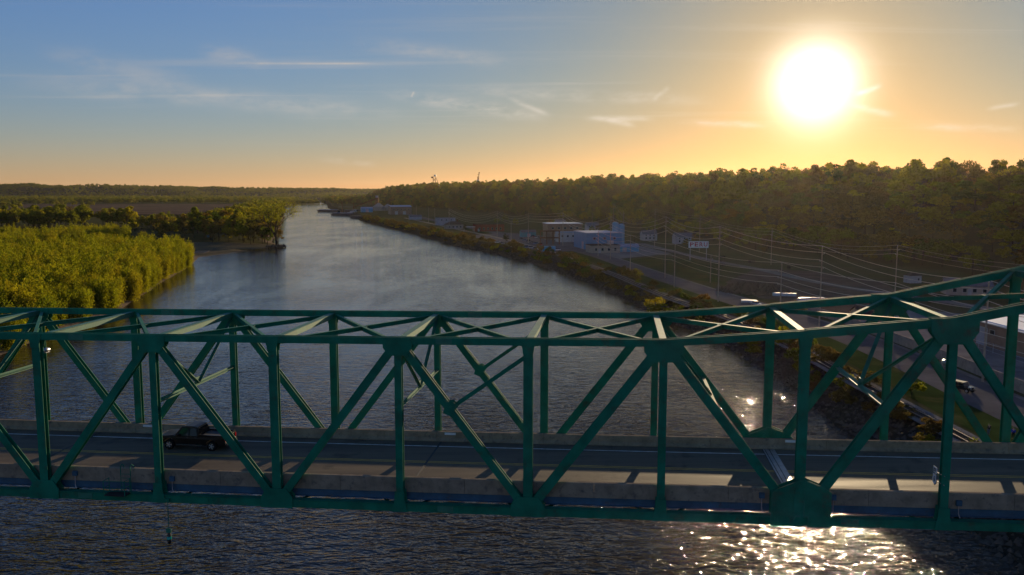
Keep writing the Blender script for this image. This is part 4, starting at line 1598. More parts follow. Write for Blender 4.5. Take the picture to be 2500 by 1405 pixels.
#PART3
# ------------------------------------------------------------------ buildings
def building(name, loc, rz, size, wall, roof, label, cat='building', rtype='flat', rise=2.0, wins=(), doors=(), over=0.4, group=None, chimney=False):
    """size (length x, depth y, wall height); wins/doors: (face, position along, sill height, width, height); faces f b l r"""
    w, d, h = size
    t = thing(name, loc, label, cat, group, rz)
    mb = MB()
    if rtype == 'gable':
        mb.prism([(-w / 2, -d / 2, 0), (-w / 2, d / 2, 0), (-w / 2, d / 2, h), (-w / 2, 0, h + rise), (-w / 2, -d / 2, h)], (w, 0, 0))
    else:
        mb.box((0, 0, h / 2), (w, d, h))
    mb.build('wall', wall, t, world=False)
    mb = MB()
    if rtype == 'flat':
        mb.box((0, 0, h + 0.10), (w + over * 2, d + over * 2, 0.2))
        mb.box((0, 0, h + 0.29), (w - 0.8, d - 0.8, 0.18))
    elif rtype == 'gable':
        sl = rise / (d / 2)
        for s in (-1, 1):
            e = d / 2 + over
            z0 = h - over * sl
            mb.prism([(-w / 2 - over, s * e, z0 + 0.02), (-w / 2 - over, 0, h + rise + 0.02), (-w / 2 - over, 0, h + rise + 0.22), (-w / 2 - over, s * e, z0 + 0.22)], (w + 2 * over, 0, 0))
    else:
        e, f = w / 2 + over, d / 2 + over
        q = max(0.3, e - f)
        v = [(-e, -f, h + .01), (e, -f, h + .01), (e, f, h + .01), (-e, f, h + .01), (-q, 0, h + rise), (q, 0, h + rise)]
        mb.add(v, [(3, 2, 1, 0), (0, 1, 5, 4), (2, 3, 4, 5), (1, 2, 5), (3, 0, 4)])
    rf = mb.build('roof', roof, t, world=False)
    if chimney:
        mb = MB()
        mb.box((w * 0.2, 0.2, h + rise * 0.6 + 0.6), (0.7, 0.7, rise + 0.8))
        mb.build('chimney', M['red_wall'], rf, world=False)
    def opening(nm, face, pos, z, ow, oh, m):
        o = thing_part(nm, t)
        for k, (th, gw, mm, sub) in enumerate(((0.06, 0.0, m, None), (0.10, 0.12, M['white_wall'], 'frame'))):
            mb2 = MB()
            if face in 'fb':
                s = -1 if face == 'f' else 1
                c = lambda x, zz: (x, s * (d / 2 + th / 2 + 0.004), zz)
                sz = lambda a, b: (a, th, b)
            else:
                s = -1 if face == 'l' else 1
                c = lambda x, zz: (s * (w / 2 + th / 2 + 0.004), x, zz)
                sz = lambda a, b: (th, a, b)
            if sub is None:
                mb2.box(c(pos, z + oh / 2), sz(ow, oh))
                mb2.build('pane' if nm == 'window' else 'leaf', mm, o, world=False)
            else:
                mb2.box(c(pos - ow / 2 - gw / 2, z + oh / 2), sz(gw, oh + 2 * gw))
                mb2.box(c(pos + ow / 2 + gw / 2, z + oh / 2), sz(gw, oh + 2 * gw))
                mb2.box(c(pos, z + oh + gw / 2), sz(ow, gw))
                mb2.box(c(pos, z - gw / 2), sz(ow, gw))
                mb2.build('frame', mm, o, world=False)
    for a in wins:
        opening('window', *a, M['glass'])
    for a in doors:
        opening('door', *a, M['grey_wall'])
    return t


def thing_part(nm, par):
    o = bpy.data.objects.new(nm, None)
    COL.objects.link(o)
    o.parent = par
    o.empty_display_size = 0.2
    return o


RA = R(7)       # the street heads a little to the left of north
row = lambda face, n, span, z, w, h: [(face, -span / 2 + span * (i + .5) / n, z, w, h) for i in range(n)]
building('blue_plant_building', (56, 552, GZ), RA + R(4), (23, 32, 10.5), M['blue_wall'], M['blue_roof'], 'tall blue metal plant building with pale end wall beside the parking lot', over=0.3, wins=row('f', 3, 20, 6.5, 1.6, 1.4), doors=[('l', -6, 0.1, 4, 4.5)])
t = building('pump_house', (55.5, 513, GZ), RA + R(3), (18, 13, 4.6), M['cream_wall'], M['brown_roof'], 'low cream pump house with brown flat roof and dark windows', over=0.6, wins=row('f', 4, 16, 1.4, 1.3, 1.6), doors=[('f', -3.9, 0.1, 1.4, 2.3)])
mb = MB(); mb.box((5.2, 1.5, 5.9), (3.4, 3.0, 2.2)); mb.build('roof_unit', M['white_wall'], t, world=False)
building('blue_shed', (72, 521, GZ), RA, (12, 7, 3.0), M['pale_blue_wall'], M['blue_roof'], 'pale blue gabled shed beside the cream pump house', rtype='gable', rise=1.6, wins=[('l', 0, 1.2, 1.0, 1.0)], doors=[('f', -3, 0.1, 2.4, 2.4)])
t = thing('storage_silo', (73, 579, GZ), 'pale blue double storage silo with a cap behind the plant', 'silo')
for dx, hh in ((-1.9, 15.5), (2.3, 14.2)):
    mb = MB(); mb.tube([(dx, 0, 0), (dx, 0, hh), (dx, 0, hh + 0.8)], [2.25, 2.25, 0.6], 20); mb.build('tank_shell', M['cyan_paint'] if 0 else M['pale_blue_wall'], t, world=False, smooth=False)
mb = MB(); mb.tube([(-3.9, -1.2, 0.2), (-3.9, -1.2, 16)], 0.12, 5); mb.build('ladder', M['galv'], t, world=False)
t = building('brown_warehouse', (39, 652, GZ), R(10), (27, 18, 12.5), M['brown_wall'], M['white_roof'], 'brown warehouse with a bright white roof edge behind the parking lot', over=0.5, wins=row('f', 5, 24, 8.5, 1.6, 1.3), doors=[('f', -6, 0.1, 4, 4.5), ('f', 6, 0.1, 4, 4.5)])
building('white_annex', (44, 622, GZ), R(9), (22, 11, 7.0), M['white_wall'], M['blue_roof'], 'white sided annex in front of the brown warehouse', over=0.3, wins=row('f', 5, 20, 3.8, 1.3, 1.3), doors=[('f', 0, 0.1, 3.2, 3.6)])
t = thing('steel_frame', (27, 590, GZ), 'bare rusty steel framework standing beside the parked cars', 'frame')
for ix in range(4):
    for iy in range(3):
        mb = MB(); mb.bar((-7 + ix * 4.4, -5 + iy * 5, 0), (-7 + ix * 4.4, -5 + iy * 5, 9.5), 0.3, 0.3); mb.build('column', M['rust'], t, world=False)
for z in (4.7, 9.4):
    for iy in range(3):
        mb = MB(); mb.bar((-7.4, -5 + iy * 5, z), (6.6, -5 + iy * 5, z), 0.25, 0.35); mb.build('beam', M['rust'], t, world=False)
    for ix in range(4):
        mb = MB(); mb.bar((-7 + ix * 4.4, -5.2, z - 0.25), (-7 + ix * 4.4, 5.2, z - 0.25), 0.2, 0.2); mb.build('cross_beam', M['rust'], t, world=False)
for ix in range(3):
    mb = MB(); mb.bar((-7 + ix * 4.4, -5.2, 0.3), (-2.6 + ix * 4.4, -5.2, 9.2), 0.12, 0.12); mb.build('brace', M['rust'], t, world=False)
t = thing('cyan_container', (23, 524, GZ), 'bright cyan roofed container beside the pale plant wall', 'container', rz=RA)
mb = MB(); mb.box((0, 0, 1.5), (8.0, 3.0, 2.9)); mb.build('body', M['cyan_paint'], t, world=False)
for i in range(9):
    mb = MB(); mb.box((-3.6 + i * 0.9, -1.53, 1.5), (0.12, 0.06, 2.7)); mb.build('rib', M['cyan_paint'], t, world=False)
mb = MB(); mb.box((0, 0, 3.02), (8.2, 3.2, 0.14)); mb.build('roof', M['pale_blue_wall'], t, world=False)
building('teal_shed', (13, 690, GZ), R(12), (12, 8, 4.0), M['teal_wall'], M['grey_roof'], 'small teal shed at the back of the parking lot', rtype='gable', rise=1.6, doors=[('f', 0, 0.1, 2.6, 2.6)])
building('red_brick_building', (-22, 790, GZ), R(14), (27, 14, 6.5), M['red_wall'], M['brown_roof'], 'red brick building with white windows across the lawn from the lot', rtype='flat', wins=row('f', 6, 24, 1.6, 1.3, 2.0) + row('r', 2, 10, 1.6, 1.3, 2.0), doors=[('f', -11, 0.1, 1.5, 2.4)])
t = thing('canopy', (-40, 780, GZ), 'white flat canopy on posts beside the red brick building', 'canopy', rz=R(14))
mb = MB(); mb.box((0, 0, 4.4), (11, 7, 0.5)); mb.build('roof', M['white_wall'], t, world=False)
for x in (-4.5, 4.5):
    for yy in (-2.5, 2.5):
        mb = MB(); mb.bar((x, yy, 0), (x, yy, 4.15), 0.25, 0.25); mb.build('post', M['galv'], t, world=False)
building('grey_block_building', (-74, 935, GZ), R(15), (20, 14, 8.0), M['grey_wall'], M['grey_roof'], 'plain grey block building beside the street with roof parapet', wins=row('f', 3, 16, 5.2, 1.3, 1.1), doors=[('f', -6, 0.1, 3, 3.4)])
building('tan_house', (-58, 842, GZ), R(14), (18, 12, 4.2), M['cream_wall'], M['brown_roof'], 'tan house under a brown hipped roof beside the dark evergreen', cat='house', rtype='hip', rise=3.2, wins=row('f', 4, 15, 1.3, 1.3, 1.4), doors=[('f', 0.2, 0.1, 1.1, 2.2)], over=0.7, chimney=True)
building('white_shed', (-128, 1115, GZ), R(17), (16, 9, 4.0), M['white_wall'], M['grey_roof'], 'white gabled shed beside the street bend', rtype='gable', rise=2.2, doors=[('l', 0, 0.1, 3, 3)])
building('long_brown_building', (-183, 1375, GZ), R(17), (34, 30, 12.5), M['brown_wall'], M['blue_roof'], 'large brown warehouse with blue roof near the barge terminal', rtype='gable', rise=2.0, wins=row('f', 5, 30, 7, 1.6, 1.4), doors=[('f', -8, 0.1, 4.5, 5), ('f', 5, 0.1, 4.5, 5)])
building('terminal_shed', (-262, 1520, GZ), R(17), (20, 14, 7.0), M['pale_blue_wall'], M['blue_roof'], 'pale blue shed beside the barge terminal', rtype='gable', rise=2.0, doors=[('f', 0, 0.1, 5, 5)])
building('white_hut', (163.5, 341, GZ), R(12), (5.2, 4.2, 3.0), M['white_wall'], M['brown_roof'], 'small white hut with dark roof at the foot of the slope', cat='hut', rtype='hip', rise=1.3, wins=[('f', 1.2, 1.1, 0.8, 0.9)], doors=[('l', 0, 0.05, 0.9, 2.0)])
building('beige_house', (165, 303, GZ), R(-14), (15, 9, 3.4), M['cream_wall'], M['grey_roof'], 'beige house with grey roof behind the high truss', cat='house', rtype='gable', rise=2.2, wins=row('f', 4, 13, 1.1, 1.2, 1.3), doors=[('f', 0, 0.1, 1.0, 2.1)], chimney=True)
building('small_garage', (189, 290, GZ + 0.3), R(-14), (8, 6, 3.0), M['white_wall'], M['brown_roof'], 'white garage beside the beige house', cat='garage', rtype='gable', rise=1.5, doors=[('f', 0, 0.1, 3.4, 2.3)])
building('white_roof_warehouse', (134, 178, GZ), R(2), (38, 66, 5.6), M['brown_wall'], M['white_roof'], 'long warehouse with a wide white roof behind the gravel yard', over=0.8, wins=row('l', 9, 60, 3.2, 1.8, 1.0), doors=[('l', -24, 0.1, 4, 4.2), ('l', 4, 0.1, 4, 4.2), ('l', 24, 0.1, 4, 4.2)])
building('yard_shed', (100.5, 236, GZ), R(5), (6.5, 5, 3.0), M['cream_wall'], M['brown_roof'], 'small cream shed with dark door behind the concrete wall', cat='shed', rtype='gable', rise=1.6, doors=[('f', 0, 0.05, 2.2, 2.4)])
for X, Y, w, lb, wm in ((104, 640, 11, 'white house half hidden at the foot of the slope behind the silo', 'white_wall'), (122, 600, 13, 'grey cottage at the foot of the slope above the town sign', 'grey_wall'), (76, 800, 12, 'pale house among trees behind the brown warehouse', 'white_wall'), (50, 880, 11, 'small white house at the foot of the far slope', 'white_wall'), (330, 640, 15, 'white house among the trees high on the slope', 'white_wall'), (352, 610, 12, 'grey house among the trees high on the slope', 'grey_wall')):
    building('hillside_house', (X, Y, max(GZ, ground_z(X, Y) - 0.5)), R(8), (w, 8, 5.0), M[wm], M['grey_roof'], lb, cat='house', rtype='gable', rise=2.6, wins=row('f', 3, w - 2, 1.2, 1.1, 1.4) + row('f', 3, w - 2, 3.4, 1.0, 1.1), doors=[('l', 0, 0.1, 1.0, 2.1)])

# concrete street wall, cast panel by panel
wall_line = smooth_line([(94.2, 100), (94.2, 150), (94.8, 178), (94.4, 205), (93.4, 236), (90.5, 256)], 8)
acc = thing('street_wall', (94.2, 150, GZ), 'long low beige concrete wall along the inland side of the street', 'wall')
tot, seg = 0.0, []
dl = [0.0]
for a, b in zip(wall_line[:-1], wall_line[1:]):
    dl.append(dl[-1] + (Vector(b) - Vector(a)).length)
def wl_at(s):
    return Vector((np.interp(s, dl, [p[0] for p in wall_line]), np.interp(s, dl, [p[1] for p in wall_line])))
s = 0.0
while s + 5 < dl[-1]:
    a, b = wl_at(s + 0.03), wl_at(s + 4.97)
    mb = MB()
    mb.bar((a.x, a.y, GZ + 1.1), (b.x, b.y, GZ + 1.1), 0.30, 2.2)
    mb.build('wall_panel', M['concrete2'], acc)
    mb = MB()
    mb.bar((a.x, a.y, GZ + 2.26), (b.x, b.y, GZ + 2.26), 0.42, 0.12)
    mb.build('coping', M['concrete2'], acc)
    s += 5.0
fen = thing('chain_link_fence', (111, 212, GZ), 'wire fence on steel posts before the white roofed warehouse', 'fence')
for i in range(14):
    y0 = 214 - i * 6
    mb = MB(); mb.tube([(110.5, y0, GZ), (110.5, y0, GZ + 2.3)], 0.05, 6); mb.build('fence_post', M['galv'], fen)
    if i < 13:
        for z in (0.3, 1.2, 2.2):
            mb = MB(); mb.tube([(110.5, y0, GZ + z), (110.5, y0 - 6, GZ + z)], 0.025, 5); mb.build('fence_rail', M['galv'], fen)

# ------------------------------------------------------------------ town sign
ps = thing('town_sign', (100.5, 452, GZ), 'large white billboard reading PERU in red letters on tall posts', 'sign')
for dx in (-4.4, 4.4):
    mb = MB(); mb.tube([(100.5 + dx, 452.25, GZ - 0.3), (100.5 + dx, 452.25, GZ + 10.2)], 0.20, 8); mb.build('post', M['galv'], ps)
mb = MB(); mb.box((100.5, 452, GZ + 8.6), (10.4, 0.3, 3.3)); bd = mb.build('panel', M['sign_white'], ps)
mb = MB()
for z in (6.9, 10.3):
    mb.box((100.5, 451.98, GZ + z), (10.7, 0.42, 0.14))
for x in (-5.28, 5.28):
    mb.box((100.5 + x, 451.98, GZ + 8.6), (0.14, 0.42, 3.26))
mb.build('frame', M['sign_white'], ps)
for i, ch in enumerate('PERU'):
    me = text_mesh(ch, 2.95, 0.03)
    me.materials.append(M['sign_red'])
    o = bpy.data.objects.new('letter', me)
    COL.objects.link(o)
    o.parent = ps
    o.location = (-3.75 + 2.5 * i, -0.19, 8.55)
    o.rotation_euler = (R(90), 0, 0)
    bb = [v.co.x for v in me.vertices]
    o.scale = (1.95 / max(0.1, max(bb) - min(bb)), 1.06, 1)

# ------------------------------------------------------------------ power lines
def pole(name, x, y, h, arms, label, group, z=GZ, side=-1):
    t = thing(name, (x, y, z), label, 'utility pole', group)
    mb = MB(); mb.tube([(0, 0, -0.4), (0, 0, h * 0.5), (0, 0, h)], [0.23, 0.19, 0.14], 8); mb.build('shaft', M['pole'], t, world=False)
    pts = []
    for i, (dz, ln) in enumerate(arms):
        sd = side if i % 2 == 0 or ln > 0.9 else -side
        if ln > 0:
            mb = MB(); mb.bar((0, 0, h - dz), (sd * ln, 0, h - dz + 0.12), 0.12, 0.12); mb.build('insulator_arm', M['pole'], t, world=False)
        mb = MB(); mb.tube([(sd * ln, 0, h - dz + 0.12), (sd * ln, 0, h - dz + 0.5)], [0.11, 0.08], 7); mb.build('insulator', M['insulator'], t, world=False)
        pts.append(Vector((x + sd * ln, y, z + h - dz + 0.48)))
    return pts


def wires(rows, sag, r, label, group):
    """one conductor for each insulator, hung from pole to pole"""
    for w in range(len(rows[0])):
        mb = MB()
        line = []
        for a, b in zip(rows[:-1], rows[1:]):
            p, q = a[w], b[w]
            n = 12
            sg_ = sag * ((q - p).length / 75.0) ** 1.6
            for j in range(n):
                t_ = j / n
                line.append(p.lerp(q, t_) - Vector((0, 0, 4 * sg_ * t_ * (1 - t_))))
        line.append(rows[-1][w])
        mb.tube(line, r, 4)
        o = mb.build('power_wire', M['wire'])
        tag(o, label, 'wire', group)


A = [(-62, 830, 20), (-12.3, 701, 20.5), (11.8, 606, 21), (35, 578, 22), (54, 460, 23), (65.5, 358, 26), (69.5, 281, 25), (84, 227, 22), (92, 161, 19.6), (97, 96, 19.6)]
rowsA = []
for i, (x, y, h) in enumerate(A):
    rowsA.append(pole('utility_pole', x, y, h, [(0.1, 0.0), (1.9, 0.55), (3.9, 0.55), (5.9, 0.55)], 'tall wooden power pole with side insulators in the line along the street', 'tall poles along the street'))
wires(rowsA, 2.2, 0.058, 'bright sunlit conductor of the tall line along the street', 'wires of the tall line')
Bp = [(49.5, 482, 14.7), (54, 382, 16.9), (63, 324, 16.4), (79, 245, 16), (87.3, 190, 16), (91, 120, 16)]
rowsB = [pole('utility_pole', x, y, h, [(0.1, 0.0), (2.4, 1.0), (4.3, 1.0), (6.2, 1.0)], 'shorter wooden pole with long insulator arms beside the street', 'shorter poles beside the street') for x, y, h in Bp]
wires(rowsB, 1.5, 0.050, 'sunlit conductor of the lower line beside the street', 'wires of the lower line')
Cp = [(95, 788, 26), (94, 553, 25), (113.5, 508, 22), (131.5, 425, 18.2), (142, 309, 17), (168, 215, 17)]
rowsC = [pole('utility_pole', x, y, h, [(0.1, 0.0), (1.6, 0.6), (3.2, 0.6)], 'wooden power pole in the line along the back lane below the slope', 'poles along the back lane') for x, y, h in Cp]
wires(rowsC, 1.8, 0.034, 'faint conductor of the line along the back lane', 'wires of the back line')
for x, y, h, lb in ((-0.6, 565, 17.2, 'single wooden pole beside the dark evergreen at the lot'), (68, 714, 19, 'wooden pole with a lamp behind the white annex'), (77, 582, 23, 'tall wooden pole beside the pale blue silo'), (81, 341, 11, 'short wooden pole at the corner of the lawn'), (-100, 1010, 18, 'far wooden pole before the grey block building'), (-88, 960, 18, 'far wooden pole beside the grey block building'), (-134, 1180, 18, 'far wooden pole beside the white shed')):
    pole('utility_pole', x, y, h, [(0.3, 0.0), (1.5, 0.7)], lb, None)

# ------------------------------------------------------------------ vehicles
def wheel(par, x, y, r, wdt, m_rim='chrome'):
    w_ = thing_part('wheel', par)
    w_.location = (x, y, r)
    s = 1 if y > 0 else -1
    mb = MB(); mb.tube([(0, -wdt / 2, 0), (0, -wdt / 2 + 0.03, 0), (0, wdt / 2 - 0.03, 0), (0, wdt / 2, 0)], [r * 0.93, r, r, r * 0.93], 20); mb.build('tyre', M['tyre'], w_, world=False)
    mb = MB(); mb.tube([(0, s * (wdt / 2 - 0.02), 0), (0, s * (wdt / 2 + 0.012), 0)], r * 0.62, 16); rim = mb
    rim.build('rim', M[m_rim], w_, world=False)
    mb = MB()
    for k in range(5):
        a = k * 1.2566
        mb.bar((0, s * (wdt / 2 + 0.016), 0), (math.cos(a) * r * .56, s * (wdt / 2 + 0.016), math.sin(a) * r * .56), 0.03, 0.07)
    mb.tube([(0, s * (wdt / 2 + .012), 0), (0, s * (wdt / 2 + .045), 0)], r * .14, 8)
    mb.build('spokes', M['galv'], w_, world=False)


def arch(cx, r, z0, n=7):
    return [(cx + r * math.cos(math.pi * (1 - i / n)), z0 + r * math.sin(math.pi * (1 - i / n))) for i in range(n + 1)]


def pickup():
    """heads to -x; origin on the road under its middle"""
    t = thing('pickup_truck', (0, 0, 0), 'black crew cab pickup truck driving across the bridge deck', 'pickup truck')
    hw = 0.98
    low = [(-2.90, 0.52), (-2.30, 0.45)] + arch(-1.82, 0.50, 0.45) + [(-1.2, 0.42), (1.15, 0.42)] + arch(1.78, 0.50, 0.45) + [(2.40, 0.46), (2.92, 0.55)]
    up_ = [(2.92, 1.12), (0.62, 1.14), (-1.22, 1.12), (-1.55, 1.16), (-2.45, 1.08), (-2.88, 0.98)]
    mb = MB(); mb.prof([(x, z, hw) for x, z in low] + [(x, z, hw - 0.03) for x, z in up_]); body = mb.build('body', M['truck_paint'], t, world=False)
    mb = MB(); mb.prof([(-1.36, 1.10, 0.93), (0.74, 1.12, 0.93), (0.66, 1.50, 0.86), (0.52, 1.84, 0.76), (0.20, 1.90, 0.74), (-0.45, 1.90, 0.74), (-0.72, 1.84, 0.76)]); cab = mb.build('cab', M['truck_paint'], t, world=False)
    for s in (-1, 1):
        for xs in ([(-1.08, 1.17, .935), (-0.16, 1.17, .935), (-0.16, 1.76, .805), (-0.66, 1.76, .805)], [(-0.04, 1.17, .935), (0.56, 1.17, .935), (0.44, 1.76, .805), (-0.04, 1.76, .805)]):
            mb = MB(); mb.prism([(x, s * h, z) for x, z, h in xs], (0, s * 0.012, 0)); mb.build('side_window', M['glass'], cab, world=False)
        mb = MB(); mb.box((-0.95, s * 1.08, 1.22), (0.14, 0.22, 0.2)); mb.build('mirror', M['truck_paint'], t, world=False)
        for x in (-0.25, 0.48):
            mb = MB(); mb.box((x, s * 0.985, 1.04), (0.22, 0.03, 0.05)); mb.build('door_handle', M['chrome'], t, world=False)
        mb = MB(); mb.box((-0.05, s * 1.0, 0.45), (2.2, 0.06, 0.06)); mb.build('side_step', M['chrome'], t, world=False)
        mb = MB(); mb.box((-2.84, s * 0.76, 0.88), (0.14, 0.36, 0.2)); mb.build('headlight', M['lamp_lens'], t, world=False)
        mb = MB(); mb.box((2.90, s * 0.88, 0.95), (0.10, 0.16, 0.30)); mb.build('taillight', M['tail_red'], t, world=False)
        mb = MB(); mb.box((1.78, s * 0.90, 1.21), (2.25, 0.12, 0.15)); mb.build('bed_rail', M['truck_paint'], t, world=False)
    mb = MB(); mb.prism([(-1.33, -0.86, 1.16), (-1.33, 0.86, 1.16), (-0.80, 0.72, 1.80), (-0.80, -0.72, 1.80)], (-0.02, 0, 0.012)); mb.build('windscreen', M['glass'], cab, world=False)
    mb = MB(); mb.prism([(0.735, -0.80, 1.20), (0.735, 0.80, 1.20), (0.585, 0.70, 1.74), (0.585, -0.70, 1.74)], (0.02, 0, 0.006)); mb.build('rear_window', M['glass'], cab, world=False)
    mb = MB(); mb.box((2.87, 0, 1.20), (0.09, 1.76, 0.16)); mb.build('tailgate_rail', M['truck_paint'], t, world=False)
    mb = MB(); mb.box((0.70, 0, 1.21), (0.09, 1.68, 0.15)); mb.build('bed_front', M['truck_paint'], t, world=False)
    mb = MB(); mb.box((1.80, 0, 1.15), (2.1, 1.66, 0.03)); mb.build('bed_floor', M['dark'], t, world=False)
    mb = MB(); mb.box((-2.93, 0, 0.60), (0.12, 1.9, 0.22)); mb.build('front_bumper', M['chrome'], t, world=False)
    mb = MB(); mb.box((2.98, 0, 0.62), (0.14, 1.86, 0.2)); mb.build('rear_bumper', M['chrome'], t, world=False)
    mb = MB(); mb.box((-2.90, 0, 0.88), (0.08, 1.1, 0.26)); mb.build('grille', M['black'], t, world=False)
    for x in (-1.82, 1.78):
        for y in (-0.86, 0.86):
            wheel(t, x, y, 0.40, 0.27)
    return t


tk = pickup()
c = B(0.83, 8.15, DZ + 0.012)
tk.location = c
tk.rotation_euler = (0, math.atan(0.0092), -YAW)


def car(kind, label, paint, group=None):
    t = thing('parked_car' if kind != 'jeep' else 'off_road_car', (0, 0, 0), label, 'car', group)
    L_, hw = 2.25, 0.90
    if kind == 'sedan':
        hood, roof, cab_pts = 0.92, 1.44, [(-0.95, 0.90, .82), (1.45, 0.94, .82), (0.95, 1.38, .66), (0.55, 1.44, .64), (-0.10, 1.44, .64), (-0.30, 1.40, .66)]
    else:
        hood, roof, cab_pts = 1.05, 1.75, [(-0.95, 1.02, .84), (2.05, 1.06, .84), (1.85, 1.66, .70), (1.5, 1.74, .68), (-0.05, 1.74, .68), (-0.35, 1.68, .70)]
    low = [(-2.25, 0.40), (-1.85, 0.32)] + arch(-1.40, 0.38, 0.32) + [(-0.95, 0.30), (0.95, 0.30)] + arch(1.40, 0.38, 0.32) + [(1.85, 0.32), (2.25, 0.42)]
    mb = MB(); mb.prof([(x, z, hw) for x, z in low] + [(2.22, hood, hw - .06), (1.5, hood + .04, hw - .06), (-0.95, hood, hw - .06), (-1.9, hood - .12, hw - .08), (-2.2, hood - .28, hw - .1)]); bo = mb.build('body', paint, t, world=False)
    mb = MB(); mb.prof(cab_pts); g = mb.build('greenhouse', M['glass'], t, world=False)
    zr = max(p[1] for p in cab_pts)
    xs = [p[0] for p in cab_pts if p[1] > zr - 0.1]
    mb = MB(); mb.box(((min(xs) + max(xs)) / 2, 0, zr + 0.015), (max(xs) - min(xs) + 0.05, 1.30, 0.06)); mb.build('roof', paint, t, world=False)
    for s in (-1, 1):
        mb = MB(); mb.box((-2.20, s * 0.62, 0.66), (0.10, 0.3, 0.14)); mb.build('headlight', M['lamp_lens'], t, world=False)
        mb = MB(); mb.box((2.22, s * 0.66, 0.74), (0.08, 0.26, 0.14)); mb.build('taillight', M['tail_red'], t, world=False)
        for x in (-1.4, 1.4):
            w_ = thing_part('wheel', t)
            mb = MB(); mb.tube([(x, s * 0.70, 0.32), (x, s * 0.89, 0.32)], 0.32, 14); mb.build('tyre', M['tyre'], w_, world=False)
            mb = MB(); mb.tube([(x, s * 0.885, 0.32), (x, s * 0.90, 0.32)], 0.19, 10); mb.build('rim', M['galv'], w_, world=False)
    return t


sed = car('sedan', 'x', M['paint0'])
suv = car('suv', 'x', M['paint0'])
remember(sed)
remember(suv)
CN = ['white', 'black', 'red', 'blue', 'silver', 'tan']
lots = []
pr = random.Random(21)
a0, a1 = at(1262, 604, GZ), at(1330, 612, GZ)          # row nearest the river
for i in range(7):
    lots.append((a0.lerp(a1, i / 6), R(62), 'in the parking row nearest the river', pr.choice([0, 0, 4, 3, 1])))
a0, a1 = at(1272, 586, GZ), at(1318, 600, GZ)
for i in range(6):
    lots.append((a0.lerp(a1, i / 5), R(60), 'in the middle row of the parking lot', pr.choice([2, 3, 0, 4, 1])))
a0, a1 = at(1300, 580, GZ), at(1322, 584, GZ)
for i in range(5):
    lots.append((a0.lerp(a1, i / 4), R(60), 'in the back row beside the steel frame', pr.choice([1, 5, 2, 1, 4])))
lots.append((at(1214, 594, GZ), R(30), 'parked alone beside the dark evergreen', 0))
lots.append((at(1224, 597, GZ), R(30), 'parked under the dark evergreen', 4))
lots.append((at(1360, 613, GZ), R(20), 'parked beside the cyan container', 0))
lots.append((Vector((-84.5, 958, GZ)), R(105), 'driving along the far street', 0))
lots.append((Vector((79.5, 271, GZ)), R(104), 'parked on the street beneath the rising chord', 4))
used = {id(sed): False, id(suv): False}
for p, rz, where, ci in lots:
    src = sed if pr.random() < 0.55 else suv
    if used[id(src)]:
        c_ = copy_tree(src)
    else:
        c_ = src
        used[id(src)] = True
    kind = 'sedan' if src is sed else 'hatchback'
    c_.location = (p.x, p.y, GZ + 0.09)
    c_.rotation_euler = (0, 0, rz)
    c_['label'] = '%s %s %s' % (CN[ci], kind, where)
    c_['group'] = 'cars ' + where
    for ch in c_.children:
        if ch.name.split('.')[0] in ('body', 'roof'):
            ch.material_slots[0].link = 'OBJECT'
            ch.material_slots[0].material = M['paint%d' % ci]

# off-road car on the street
jp = thing('off_road_car', (83.8, 153, GZ + 0.078), 'dark boxy off road car with black hard top on the street', 'car')
mb = MB(); mb.prof([(x, z, 0.80) for x, z in [(-1.95, 0.55), (-1.85, 0.5)] + arch(-1.35, 0.46, 0.5) + [(-0.8, 0.48), (0.8, 0.48)] + arch(1.25, 0.46, 0.5) + [(1.8, 0.5), (1.9, 0.55), (1.9, 1.15), (-0.75, 1.15), (-1.85, 1.08)]]); mb.build('body', M['paint1'], jp, world=False)
mb = MB(); mb.prof([(-0.78, 1.14, .78), (1.88, 1.14, .78), (1.84, 1.82, .72), (-0.50, 1.82, .72)]); ht = mb.build('hard_top', M['black'], jp, world=False)
for s in (-1, 1):
    for x0, x1 in ((-0.45, 0.35), (0.5, 1.6)):
        mb = MB(); mb.box(((x0 + x1) / 2, s * 0.762, 1.48), (x1 - x0, 0.03, 0.4)); mb.build('side_window', M['glass'], ht, world=False)
    for x in (-1.35, 1.25):
        mb = MB(); mb.box((x, s * 0.88, 0.99), (1.05, 0.22, 0.07)); mb.build('fender', M['black'], jp, world=False)
        wheel(jp, x, s * 0.78, 0.40, 0.26, 'galv')
    mb = MB(); mb.tube([(-1.93, s * 0.52, 0.9), (-1.98, s * 0.52, 0.9)], 0.11, 10); mb.build('headlight', M['lamp_lens'], jp, world=False)
    mb = MB(); mb.box((1.93, s * 0.7, 0.9), (0.08, 0.12, 0.2)); mb.build('taillight', M['tail_red'], jp, world=False)
mb = MB(); mb.tube([(1.90, 0.1, 1.05), (2.12, 0.1, 1.05)], 0.38, 16); mb.build('spare_wheel', M['tyre'], jp, world=False)
mb = MB(); mb.box((-2.02, 0, 0.6), (0.14, 1.6, 0.16)); mb.build('front_bumper', M['black'], jp, world=False)
mb = MB(); mb.box((1.98, 0, 0.58), (0.12, 1.6, 0.16)); mb.build('rear_bumper', M['black'], jp, world=False)
jp.rotation_euler = (0, 0, R(118))

